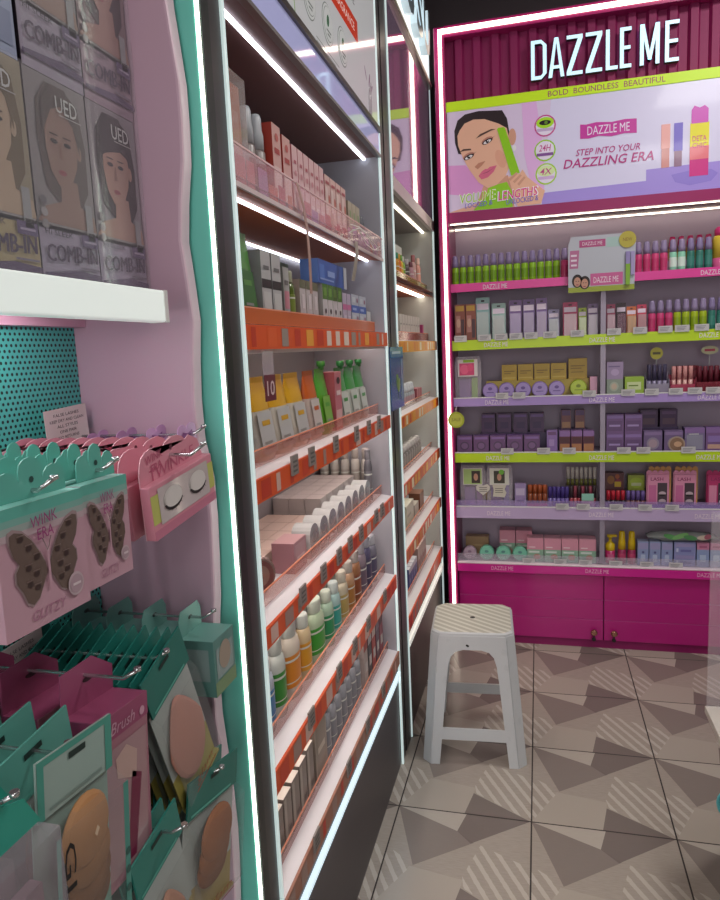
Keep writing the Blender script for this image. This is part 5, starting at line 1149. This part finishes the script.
# blue leaflet hung on the post between the cabinets
bs = empty('hanging_leaflet', (-.446, 2.235, 1.215), (0, 0, HALF)); tag(bs, 'blue leaflet with a green plant picture hanging on the cabinet post', 'leaflet')
q = MB(); q.box(-.105, .105, 0, .002, 0, .20, mat('#2f5f94', .15)); q.rect(-.105, .105, .165, .20, -.0005, mat('#3f78ac', .2)); q.rect(-.08, .06, .178, .186, -.0009, mat('#a8c4dc', .3)); q.rect(.06, .095, .02, .16, -.0005, mat('#6a8aa8', .2))
q.ell(.0, .085, .02, .03, -.0005, mat('#5a8a2a', .3), 20); q.ell(.02, .075, .012, .025, -.0009, mat('#8aa83a', .3), -30); q.rect(.005, .012, .03, .07, -.0005, mat('#3a5a2a', .3)); q.build('sheet', bs)
q = MB(); q.tube([(0, -.002, .195), (0, -.006, .205), (0, -.001, .212)], .0015, STEEL); q.build('hook', bs)

# ------------------------------------------------------------------ hair dye boxes on the gondola shelf
def hair_box(name, w, h, d, bgc, skin, hair, fringe, tint):
    e = empty(name); q = MB()
    q.box(-w/2, w/2, 0, d, 0, h, mat('#3a3038', .3, coat=.4), front=mat(bgc, .3, coat=.6), side=mat('#2a2228', .3, coat=.4))
    L = [-.0005-.0004*i for i in range(12)]
    M_ = lambda c: mat(c, .3, coat=.5)
    q.rect(-w/2, w/2, 0, h*.30, L[0], M_(tint))
    q.poly([(-w*.5, h*.30), (-w*.28, h*.345), (w*.05, h*.325), (w*.34, h*.35), (w*.5, h*.31), (w*.5, h*.28), (-w*.5, h*.28)], L[0], M_('#a9a2a2'))
    k0 = len(q.v)
    # hair behind, neck, shoulders, face
    q.poly([(-w*.26, h*.40), (-w*.32, h*.62), (-w*.30, h*.76), (-w*.16, h*.86), (w*.08, h*.88), (w*.27, h*.80), (w*.34, h*.62), (w*.33, h*.42), (w*.22, h*.34), (-w*.1, h*.34)], L[1], M_(hair))
    q.poly([(-w*.42, h*.24), (-w*.30, h*.31), (-w*.08, h*.345), (-w*.06, h*.45), (w*.17, h*.45), (w*.19, h*.345), (w*.38, h*.31), (w*.48, h*.24)], L[2], M_(skin))
    q.poly([(-w*.22, h*.66), (-w*.225, h*.57), (-w*.185, h*.475), (-w*.09, h*.415), (-w*.01, h*.405), (w*.10, h*.44), (w*.19, h*.52), (w*.22, h*.62), (w*.18, h*.74), (-w*.02, h*.80), (-w*.17, h*.75)], L[3], M_(skin))
    q.ell(w*.235, h*.59, w*.035, h*.035, L[3], M_(skin), n=12)
    if fringe: q.poly([(-w*.26, h*.63), (-w*.24, h*.76), (-w*.10, h*.85), (w*.10, h*.85), (w*.25, h*.74), (w*.24, h*.62), (w*.19, h*.665), (w*.08, h*.685), (-w*.06, h*.67), (-w*.17, h*.655)], L[4], M_(hair))
    else: q.poly([(-w*.25, h*.62), (-w*.24, h*.76), (-w*.10, h*.85), (w*.10, h*.85), (w*.25, h*.72), (w*.24, h*.58), (w*.17, h*.70), (w*.02, h*.77), (-w*.12, h*.74), (-w*.19, h*.68)], L[4], M_(hair))
    for sx in (-.115, .065):
        q.ell(w*sx, h*.605, w*.05, h*.010, L[5], M_('#2a2022'), n=12); q.ell(w*sx+w*.005, h*.604, w*.018, h*.008, L[6], M_('#120d0e'), n=10); q.rect(w*(sx-.055), w*(sx+.055), h*.632, h*.638, L[5], M_('#4a3830'))
    q.poly([(-w*.045, h*.60), (-w*.025, h*.60), (-w*.005, h*.535), (-w*.06, h*.53)], L[5], M_('#8f6a5c')); q.ell(-w*.035, h*.475, w*.055, h*.012, L[5], M_('#a0545a'), n=14); q.rect(-w*.085, w*.015, h*.4745, h*.4765, L[6], M_('#6a3038'))
    q.v = q.v[:k0]+[(max(-w*.5, min(w*.5, (a+w*.03)*1.22-w*.03)), b, min(h*.97, (c-h*.24)*1.08+h*.31)) for a, b, c in q.v[k0:]]
    # swatches and words
    for k in range(3): q.ell(-w*.40, h*(.30+.055*k), w*.055, h*.022, L[4], M_(('#8a8488', '#a09a9c', '#6f6a70')[k]), n=14)
    q.rect(w*.30, w*.42, h*.27, h*.44, L[5], M_('#9a9a9c')); q.rect(w*.31, w*.43, h*.26, h*.30, L[6], M_('#1f1a1e'))
    q.rect(w*.18, w*.48, h*.225, h*.285, L[6], M_('#5f4f74')); q.rect(w*.22, w*.44, h*.245, h*.255, L[7], M_('#b0a4bc'))
    q.text('HI SLEEK', -w*.20, h*.265, w*.46, h*.026, L[6], M_('#3a3140'), .004)
    q.text('COMB-IN', 0, h*.175, w*.88, h*.082, L[6], M_('#4a3a54'), .006, .12, 3)
    q.text('COMB-IN', w*.012, h*.174, w*.88, h*.082, L[7], M_('#4a3a54'), .006, .12, 3)
    q.rect(w*.12, w*.46, h*.108, h*.118, L[6], M_('#7a7080'))
    q.poly([(-w*.5, h*.05), (w*.5, h*.06), (w*.5, h*.085), (w*.1, h*.098), (-w*.5, h*.070)], L[6], M_('#5a4a6a'))
    q.text('UED', w*.12, h*.885, w*.36, h*.075, L[7], M_('#cfcfce'), .006); q.text('UED', w*.12, h*.885, w*.34, h*.065, L[8], M_('#57504f'), -.012) if False else None
    q.rect(-w*.02, w*.36, h*.835, h*.840, L[7], M_('#b4b0ae'))
    q.build('carton', e)
    q = MB(); f = mat('#d8d4dc', .08, alpha=.10)
    q.box(-w/2-.0012, w/2+.0012, -.0062, -.0056, 0, h, f); q.build('film_wrap', e)
    return Proto(e)
CATH = 'hair dye box'
zb = 1.4975; hb = .2395
h1 = hair_box('hair_dye_box', .108, hb, .065, '#8c8688', '#96796e', '#5c524f', False, '#a49aae')
h2 = hair_box('hair_dye_box', .108, hb, .065, '#8c858b', '#b08a7a', '#221a1c', True, '#a499ae')
h3 = hair_box('hair_dye_box', .108, hb, .065, '#9a8f78', '#b8a088', '#6f6048', False, '#b0a078')
side(h3, .640, zb, 'leftmost hair dye box in yellowish wrap, partly out of view', CATH, x=-.545)
side(h1, .751, zb, 'hair dye box with grey haired model, middle of the lower row', CATH, x=-.545)
side(h2, .8615, zb, 'hair dye box with dark fringed model beside pink side panel', CATH, x=-.545)
h4 = hair_box('hair_dye_box', .108, hb, .065, '#8c8589', '#9c8074', '#544642', False, '#a49aac'); h5 = hair_box('hair_dye_box', .108, hb, .065, '#7d6468', '#a47c70', '#38262a', False, '#a08a98')
side(h4, .752, zb+hb+.0005, 'upper hair dye box stacked on the grey haired one', CATH, x=-.545)
side(h5, .8625, zb+hb+.0005, 'upper hair dye box with reddish print stacked above the fringed model', CATH, x=-.545)

side(carton('wrapped_box', .104, .065, .235, '#8f98b4', '#7c84a0', '#9aa2bc', (('r', .05, .95, .62, .66, '#c8cce0'), ('r', .05, .95, .05, .2, '#7a82a0'))), .640, zb+hb+.0005, 'plain blue grey wrapped box stacked above the yellowish one', 'box', x=-.545)

# ------------------------------------------------------------------ hooks, cards and packs hanging on the perforated board
def hook(name_label, y, z, x1=-.425, up=.012):
    q = MB(); q.tube([(-.676, y, z), (-.55, y, z), (x1-.02, y, z), (x1, y, z+up)], .0022, mat('#c8cccc', .2, .9)); q.lathe([(.004, 0), (.004, .004)], mat('#d8dcdc', .2, .9), (x1-.002, y, z+up-.002), 8)
    o = q.build('display_hook'); return tag(o, name_label, 'hook', 'display hooks on the perforated board')
def label_card(x, y, z, w, h, label):
    q = MB(); q.box(-w/2, w/2, 0, .001, 0, h, mat('#e2d8d4', .5))
    for r, t in enumerate(('FALSE LASHES', 'KEEP DRY AND CLEAN', 'ALL STYLES', 'ONE PAIR', 'NO RETURNS')): q.text(t, 0, h*(.82-.16*r), w*(.6, .8, .5, .4, .5)[r], h*.085, -.0004, mat('#4a4646', .5), 0)
    o = q.build('label_card'); o.location = (x, y, z); o.rotation_euler = (0, math.radians(-3), HALF); return tag(o, label, 'label card')
label_card(-.655, .856, 1.298, .092, .050, 'white label card with printed lines clipped on perforated board')
label_card(-.640, .700, 1.010, .085, .055, 'lower white label card behind the butterfly packs')

def scallop(w, h, n=4, amp=.009):
    pts = [(-w/2, 0), (w/2, 0)]
    for k in range(n):
        c = w/2-w*(2*k+1)/(2*n); hh = h*(1.0 if n < 3 or 0 < k < n-1 else .72)
        for t in range(0, 181, 30): pts.append((c+w/(2*n)*math.cos(math.radians(t)), hh-amp+amp*math.sin(math.radians(t))))
    return pts
def butterfly_pack(name, w, h, full):
    """flat box with a scalloped teal header and a butterfly window"""
    e = empty(name); TL = mat('#62b3a4', .35); PKB = mat('#c69caa', .35)  # PKB is darkened to stand in for shade on the aisle side
    q = MB(); q.prism(scallop(w*.80, .036, 3, .012), .008, .0092, TL); q.ell(0, .016, .003, .003, .0075, mat('#2a4a46', .5), n=8); q.v = [(a, b, c-.008) for a, b, c in q.v]; q.build('header_card', e)
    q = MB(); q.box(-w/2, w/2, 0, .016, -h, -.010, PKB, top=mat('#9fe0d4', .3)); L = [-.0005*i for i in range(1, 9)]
    q.rect(-w/2, w/2, -.020, -.010, L[0], TL); q.rect(-w/2, w/2, -.026, -.020, L[0], mat('#7fb0a6', .35)); q.rect(-w/2, w/2, -.032, -.026, L[0], mat('#a0aca8', .35)); q.rect(-w/2, w/2, -.038, -.032, L[0], mat('#bfa8ae', .35))
    if full:
        MG = mat('#9a3f78', .4)
        q.text('WINK', -w*.02, -.0265, w*.30, .010, L[6], MG, .006, .1, 4); q.text('ERA', -w*.02, -.0385, w*.19, .010, L[6], MG, .006, .1, 4)
        DW = mat('#6b5850', .12, coat=.5); WN = mat('#a68e90', .12, coat=.5)
        cz = -h*.60; Wg = [(.008, .0), (.02, .06), (.07, .15), (.15, .26), (.24, .335), (.33, .36), (.38, .345), (.385, .27), (.355, .18), (.30, .11), (.345, .06), (.345, -.02), (.29, -.10), (.25, -.19), (.19, -.225), (.12, -.19), (.06, -.10), (.012, -.03)]
        for sg in (-1, 1):
            q.poly([(sg*a*w*1.06, cz+b*h*1.02) for a, b in Wg], L[1], WN)
            q.poly([(sg*(a*.93+.01)*w*1.06, cz+b*.93*h*1.02) for a, b in Wg], L[2], DW)
            for k, (a, b) in enumerate(((.12, .12), (.20, .20), (.28, .28), (.22, .06), (.14, .0), (.22, -.06), (.14, -.10))):
                q.ell(sg*a*w, cz+b*h, w*.032, h*.022, L[3], mat('#40302e', .4), n=10); q.rect(sg*a*w-w*.04, sg*a*w+w*.04, cz+b*h+h*.022, cz+b*h+h*.032, L[3], mat('#7a6660', .3))
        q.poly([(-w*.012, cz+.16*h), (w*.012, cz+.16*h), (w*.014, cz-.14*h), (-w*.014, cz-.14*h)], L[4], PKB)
        q.tube([(0, L[4], cz+.14*h), (-w*.05, L[4], cz+.24*h)], .0005, WN, 5); q.tube([(0, L[4], cz+.14*h), (w*.05, L[4], cz+.24*h)], .0005, WN, 5)
        q.ell(w*.30, cz-.20*h, w*.10, w*.10, L[4], mat('#c9b4ba', .4)); q.ell(w*.30, cz-.20*h, w*.08, w*.08, L[5], mat('#b59aa4', .4)); q.rect(w*.25, w*.35, cz-.21*h, cz-.19*h, L[6], mat('#e0d0d4', .4))
        q.text('GLITZY', -w*.02, -h*.90, w*.40, .009, L[1], mat('#b07a92', .4), .0, .2)
    q.build('box', e, bevel=.0012)
    return Proto(e)
TILT = 3
hook('chrome hook of the nearer butterfly lash packs', .512, 1.300, -.410)
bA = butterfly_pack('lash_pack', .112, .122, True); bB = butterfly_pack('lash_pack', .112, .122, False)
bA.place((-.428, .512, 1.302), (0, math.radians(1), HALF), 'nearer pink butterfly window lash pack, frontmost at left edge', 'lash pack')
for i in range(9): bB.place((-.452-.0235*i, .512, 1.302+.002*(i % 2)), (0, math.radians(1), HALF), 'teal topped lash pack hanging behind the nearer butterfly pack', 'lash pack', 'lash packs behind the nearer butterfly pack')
hook('chrome hook of the farther butterfly lash packs', .612, 1.300, -.415)
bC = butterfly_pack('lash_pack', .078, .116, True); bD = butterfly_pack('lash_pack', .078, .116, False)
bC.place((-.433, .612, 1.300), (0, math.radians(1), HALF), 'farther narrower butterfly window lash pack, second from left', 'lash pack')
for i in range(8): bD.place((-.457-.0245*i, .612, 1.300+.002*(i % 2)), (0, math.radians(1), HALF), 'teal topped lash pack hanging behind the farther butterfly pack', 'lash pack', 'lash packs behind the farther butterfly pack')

def fluffy_pack(name, w, h, full):
    e = empty(name); P_ = mat('#d98fa0', .35); DP = mat('#c2607e', .4)
    q = MB(); pts = [(-w/2, -h), (w/2, -h), (w*.50, -h*.35), (w*.44, -h*.05), (w*.30, .006)]
    for c, r in ((.05, .20), (-.28, .17)):
        for t in range(20, 171, 25): pts.append((w*c+w*r*math.cos(math.radians(t)), -.004+w*r*.55*math.sin(math.radians(t))))
    pts += [(-w*.48, -h*.15)]
    q.prism(pts, .012, .0132, P_, side=mat('#f0c0c8', .4)); q.ell(0, .002, .0035, .0035, .0115, mat('#5a2a3a', .5), n=8)
    if full: q.text('WINK', -w*.26, .0, w*.24, .010, .0112, DP, .02, .1, 4); q.text('ERA', -w*.24, -.012, w*.16, .009, .0112, DP, .02, .1, 4)
    q.build('card', e)
    q = MB(); q.box(-w/2, w/2, 0, .012, -h, -h*.30, P_); L = [-.0005*i for i in range(1, 8)]
    if full:
        q.rect(-w*.5, w*.5, -h*.80, -h*.42, L[0], mat('#c2c46a', .4)); q.rect(-w*.40, w*.40, -h*.84, -h*.36, L[1], mat('#c8bcbc', .15, coat=.5))
        q.text('TWINKLE', 0, -h*.20, w*.70, .014, -.0010+.0125, DP, .012, .1, 3)
        for sx in (-.2, .2):
            q.ell(w*sx, -h*.57, w*.14, h*.15, L[2], mat('#dcd6d2', .4), n=20); q.ell(w*sx, -h*.60, w*.14, h*.13, L[3], mat('#2a2226', .5), n=16, a0=190, a1=350)
            q.ell(w*sx, -h*.575, w*.13, h*.115, L[4], mat('#dcd6d2', .4), n=20)
            for k in range(7): 
                t = math.radians(205+22*k); cx, cz = w*sx+w*.13*math.cos(t), -h*.585+h*.12*math.sin(t)
                q.poly([(cx-.0008, cz), (cx+.0008, cz), (cx+.004*math.cos(t)*1.2, cz+.005*math.sin(t))], L[5], mat('#2a2226', .5))
        q.rect(-w*.5, w*.5, -h, -h*.88, L[0], mat('#c87a92', .4))
    q.build('box', e, bevel=.001)
    return Proto(e)
hook('chrome hook of the pink twin lash packs', .765, 1.292, -.395, .014)
fA = fluffy_pack('lash_pack', .160, .092, True); fB = fluffy_pack('lash_pack', .160, .092, False)
fA.place((-.432, .768, 1.300), (0, math.radians(-6), HALF), 'pink lash pack with two lashes in window, frontmost of its hook', 'lash pack')
for i in range(10): fB.place((-.458-.0215*i, .766, 1.299), (0, math.radians(-5), HALF), 'pink scalloped lash pack in the stack behind the twin lash pack', 'lash pack', 'pink lash packs behind the twin lash pack')
hook('chrome hook of the lilac bow cards', .885, 1.302, -.455)
q = MB(); q.prism(scallop(.052, .100, 2, .008), 0, .0012, mat('#c79ac8', .4)); q.rect(-.02, .02, .080, .086, -.0004, mat('#8a4a8a', .4)); q.poly([(-.014, .090), (0, .086), (-.014, .082)], -.0008, mat('#8a4a8a', .4)); q.poly([(.014, .090), (0, .086), (.014, .082)], -.0008, mat('#8a4a8a', .4))
bw_ = Proto(q.build('bow_card'))
for i in range(4): bw_.place((-.480-.048*i, .885, 1.219-.003*i), (0, math.radians(-4), HALF), f'lilac card with purple bow, {("frontmost","second","third","rearmost")[i]} beside the pink side panel', 'card', 'lilac bow cards')

# ---- second tier
def tab_box(name, w, h, d, body, tabc, base, win):
    """carton with a hang tab; local z=0 at the hook hole"""
    e = empty(name); q = MB(); q.box(-w/2, w/2, 0, d, -h, -.022, mat(body, .35), top=mat(tabc, .35)); L = [-.0005, -.0009]
    q.rect(-w*.40, w*.40, -h*.78, -.022-h*.14, L[0], mat(win, .12, coat=.5)); q.rect(-w/2, w/2, -h, -h*.80, L[0], mat(base, .4)); q.ell(0, -h*.5, w*.28, h*.20, L[1], mat('#a89a8a', .4))
    q.raw([(-w/2-.0005, d*.15, -h*.78), (-w/2-.0005, d*.85, -h*.78), (-w/2-.0005, d*.85, -.022-h*.12), (-w/2-.0005, d*.15, -.022-h*.12)], [(0, 1, 2, 3)][::-1], mat(win, .12, coat=.5)); q.build('carton', e)
    q = MB(); q.prism([(-w/2, -.022), (w/2, -.022), (w*.5, .004), (w*.38, .016), (-w*.38, .016), (-w*.5, .004)], d-.0012, d, mat(tabc, .35)); q.ell(0, .0, .006, .003, d-.0016, mat('#24302e', .5), n=10); q.build('hang_tab', e)
    return Proto(e)
hook('dark hook of the teal sponge boxes', .872, 1.036, -.455)
tbx = tab_box('sponge_box', .066, .105, .052, '#5f8f88', '#6fa39a', '#7f9a72', '#90a8a6')
for i in range(4): tbx.place((-.445-.058*i, .872, 1.036), HALF, f'teal sponge box with hang tab, {("frontmost","second","third","rearmost")[i]} on the farthest middle hook', 'sponge box', 'teal sponge boxes')

def puff_pouch(name, w, h, header, puffs, bottom, word=None, tear=False):
    """flat zip pouch hanging by its header; local origin at the hook slot, pouch hangs down"""
    e = empty(name); TH = mat(header, .35); CLR = mat('#b4baba', .06, alpha=.09); BK = mat('#a9b2ae', .3); hz = -h*.20
    q = MB()
    if word:
        q.box(-w/2, w/2, -.0012, .0012, hz, .012, mat('#9fb4ac', .2)); q.rect(-w/2, -w*.42, hz, .006, -.0018, TH); q.rect(w*.40, w/2, hz, .006, -.0018, TH); q.rect(-w/2, w/2, .006, .012, -.0018, TH)
        q.rect(-w*.36, w*.34, hz+.004, hz+.007, -.0018, mat('#7f938c', .3))
    else:
        q.box(-w/2, w/2, -.0012, .0012, hz, .012, TH); q.rect(-w*.44, w*.36, hz+.003, hz+.006, -.0018, mat('#5fae9e', .4))
    q.rect(-.012, .012, -.003, .003, -.0022, mat('#16302c', .5)); q.build('header', e)
    q = MB(); q.box(-w/2, w/2, .0045, .0055, -h*.72, hz, BK if not word else mat('#8fa89e', .35)); q.box(-w/2, w/2, .0045, .0055, -h+.006, -h*.72, mat(bottom, .35)); q.build('back_film', e)
    n = max(1, len(puffs))
    for k, (px, pz, rx, rz, c) in enumerate(puffs):
        q = MB(); seg = 22; prof = [(0.0, 0), (.75, .0), (1.0, .25), (1.0, .55), (.90, 1.0), (.0, 1.05)]
        for a, (r_, t) in enumerate(prof):
            for j in range(seg):
                an = 2*math.pi*j/seg; sx = math.cos(an); sz = math.sin(an)
                if tear and sz > 0: sx *= (1-.45*sz)
                q.v.append((px+rx*r_*sx, .0035-.0032*k-.0062*t, pz+rz*r_*sz))
        for a in range(len(prof)-1):
            for j in range(seg):
                j2 = (j+1) % seg; q.f.append((a*seg+j, a*seg+j2, (a+1)*seg+j2, (a+1)*seg+j)); q.fm.append(q._m(mat(c, .7))); q.sm.append(a != 3)
        q.build('powder_puff', e)
    fr = -.004-.0032*len(puffs)-.002
    q = MB(); q.box(-w/2, w/2, fr, fr+.0005, -h+.018, hz-.012, CLR); q.face([(-w/2, fr, hz-.012), (w/2, fr, hz-.012), (w/2, -.0013, hz), (-w/2, -.0013, hz)], CLR); q.face([(-w/2, .0045, -h+.006), (w/2, .0045, -h+.006), (w/2, fr, -h+.018), (-w/2, fr, -h+.018)], CLR)
    if word:
        q.text(word, -w*.34, -h*.62, h*.62, .015, fr-.0006, mat('#171416', .5), .0, 0, -90)
        q.rect(-w*.5, -w*.45, -h*.92, hz-.012, fr-.0004, mat('#5fa598', .3)); q.rect(w*.42, w*.5, -h*.92, hz-.012, fr-.0004, mat('#4f9488', .3))
        for k in range(3): q.ell(w*.46, -h*(.60+.09*k), .004, .004, fr-.0010, mat('#2f5f58', .4), n=12)
        q.poly([(-w*.02, -h*.37), (w*.02, -h*.34), (w*.05, -h*.36), (w*.01, -h*.39)], fr-.0008, mat('#d8c0a4', .2))
    else:
        q.text('glam', 0, -h*.86, w*.5, .014, fr-.0004, mat('#8a4a34', .5), .0, .25); q.rect(-w*.3, w*.3, -h*.915, -h*.905, fr-.0004, mat('#8a4a34', .5))
    q.build('clear_front', e)
    q = MB(); q.box(-w/2, w/2, -.002, .0045, -h+.002, -h+.006, mat(bottom, .4)); q.build('bottom_seal', e)
    return Proto(e)
A = math.radians(-20)
hook('dark hook of the teardrop puff pouches', .715, 1.046, -.44)
pA = puff_pouch('puff_pouch', .100, .222, '#23756a', [(.0, -.128, .044, .066, '#c48a7a')], '#a3984e', tear=True)
pB = puff_pouch('puff_pouch', .100, .222, '#23756a', [], '#a3984e')
pA.place((-.448, .713, 1.044), (0, A, HALF), 'tilted clear pouch with pink teardrop puff, frontmost on its hook', 'puff pouch')
for i in range(12): pB.place((-.462-.0165*i, .713, 1.042), (0, A+.02*math.sin(i*2.1), HALF), 'teal headed pouch in the stack behind the teardrop puff pouch', 'puff pouch', 'pouches behind the teardrop puff')

def brush_box(name, full):
    w, h, d = .090, .190, .045; e = empty(name); MGT = mat('#9c4a6e', .35); MGT2 = mat('#84385a', .35)
    q = MB(); q.box(-w/2, w/2, 0, d, -.040-h+.012, -.028, MGT2, front=mat('#a8707f', .3), top=MGT); L = [-.0005-.0004*i for i in range(7)]
    if full:
        q.rect(-w/2, w/2, -.055, -.028, L[0], MGT); q.poly([(-w*.42, -.205), (w*.40, -.205), (w*.44, -.065), (-w*.42, -.065)], L[1], mat('#b08a90', .1, coat=.6))
        q.poly([(-w*.05, -.20), (w*.12, -.20), (w*.30, -.115), (w*.10, -.105)], L[2], mat('#7a2a48', .3)); q.poly([(-w*.20, -.10), (w*.18, -.115), (w*.22, -.085), (w*.0, -.070), (-w*.22, -.078)], L[2], mat('#c8a8a0', .5))
        q.text('Brush', -w*.05, -.044, w*.5, .013, L[2], mat('#d0a0b4', .4), .0, .3); q.ell(w*.36, -.046, .005, .005, L[2], mat('#d0a0b4', .4), n=12)
    q.build('carton', e, bevel=.001)
    q = MB(); q.prism([(-w/2, -.028), (w/2, -.028), (w*.5, .0), (w*.1, .022), (-w*.5, .018)], d-.0015, d, MGT); q.ell(0, .0, .010, .003, d-.002, mat('#3a1a28', .5), n=10); q.build('hang_tab', e)
    return Proto(e)
hook('chrome hook of the magenta brush boxes', .615, 1.072, -.415)
ba = brush_box('brush_box', True); bb = brush_box('brush_box', False)
ba.place((-.440, .620, 1.066), (0, math.radians(5), HALF), 'magenta brush box with clear front, frontmost on its hook', 'brush box')
for i in range(2): bb.place((-.512-.062*i, .618, 1.066), (0, math.radians(4), HALF), f'magenta brush box with hang tab, {("second","third")[i]} behind the clear front one', 'brush box', 'magenta brush boxes behind')

hook('dark hook of the peach puff pouches', .505, 1.052, -.42)
gA = puff_pouch('puff_pouch', .106, .205, '#4a9a8a', [(.016, -.146, .030, .026, '#8a5c38'), (.012, -.126, .031, .027, '#9c6a42'), (.007, -.104, .032, .028, '#aa784c'), (.000, -.074, .033, .034, '#bd8858')], '#7fae9c', word='GLAM')
gB = puff_pouch('puff_pouch', .106, .205, '#5fa598', [(-.002, -.11, .03, .05, '#a8703f')], '#7fae9c')
gA.place((-.418, .508, 1.056), (0, math.radians(6), HALF), 'clear pouch with four peach puffs and word GLAM, frontmost', 'puff pouch')
for i in range(4): gB.place((-.462-.042*i, .503, 1.054), (0, math.radians(-6), HALF), 'clear teal edged pouch hanging behind the GLAM puff pouch', 'puff pouch', 'pouches behind the GLAM pouch')
hook('dark hook of the teal card pack at left edge', .415, 1.065, -.40)
tcp = empty('comb_pack'); q = MB(); q.prism([(-.052, -.032), (.052, -.034), (.036, -.004), (.014, .004), (.006, .020), (-.010, .022), (-.052, .004)], 0, .0014, mat('#2fa08c', .35)); q.text('glam', -.022, -.018, .04, .012, -.0005, mat('#173a34', .5), .0, .25); q.build('header_card', tcp)
q = MB(); q.box(-.048, .048, -.022, .001, -.215, -.033, mat('#c4b8c0', .1, alpha=.25)); q.build('blister', tcp)
q = MB(); q.box(-.028, .028, -.016, -.004, -.205, -.07, mat('#8a747c', .4)); q.build('contents', tcp)
tcp = Proto(tcp); tcp.place((-.412, .398, 1.062), (0, 0, HALF), 'teal headed clear pack cut by the left edge, frontmost', 'blister pack')
for i in range(3): tcp.place((-.455-.05*i, .415, 1.062), (0, 0, HALF), 'teal headed clear pack hanging behind the one at left edge', 'blister pack', 'teal headed packs behind')

# ---- third tier
hook('dark hook of the brown puff pouches', .812, .832, -.43)
lA = puff_pouch('puff_pouch', .150, .185, '#23756a', [(.008, -.122, .044, .028, '#8f5630'), (.007, -.104, .045, .030, '#985c34'), (.006, -.078, .046, .036, '#a0623a')], '#a08a48')
lB = puff_pouch('puff_pouch', .150, .185, '#23756a', [], '#a08a48')
lA.place((-.445, .812, .832), (0, math.radians(14), HALF), 'clear pouch with three brown puffs beside the teal side strip', 'puff pouch')
for i in range(5): lB.place((-.468-.022*i, .808, .838), (0, math.radians(14), HALF), 'teal headed pouch in the stack behind the brown puffs', 'puff pouch', 'pouches behind the brown puffs')
hook('black hook of the lowest teal pouches', .655, .862, -.40)
mA = puff_pouch('puff_pouch', .100, .20, '#2f8478', [(.0, -.125, .030, .045, '#c08a70')], '#b0a060', tear=True); mB = puff_pouch('puff_pouch', .100, .20, '#2f8478', [], '#b0a060')
mA.place((-.432, .640, .862), (0, math.radians(-10), HALF), 'tilted teal headed pouch on the lowest hook, frontmost', 'puff pouch')
for i in range(6): mB.place((-.4505-.019*i, .640, .860), (0, math.radians(-10+2*(i % 2)), HALF), 'teal headed pouch behind the tilted one on the lowest hook', 'puff pouch', 'pouches on the lowest hook')
hook('black hook holding teal pouches at the bottom left', .500, .850, -.42)
for i in range(6): mB.place((-.440-.024*i, .488, .830), (0, math.radians(-8), HALF), 'teal headed pouch at the bottom left under the peach puffs', 'puff pouch', 'pouches under the peach puffs')
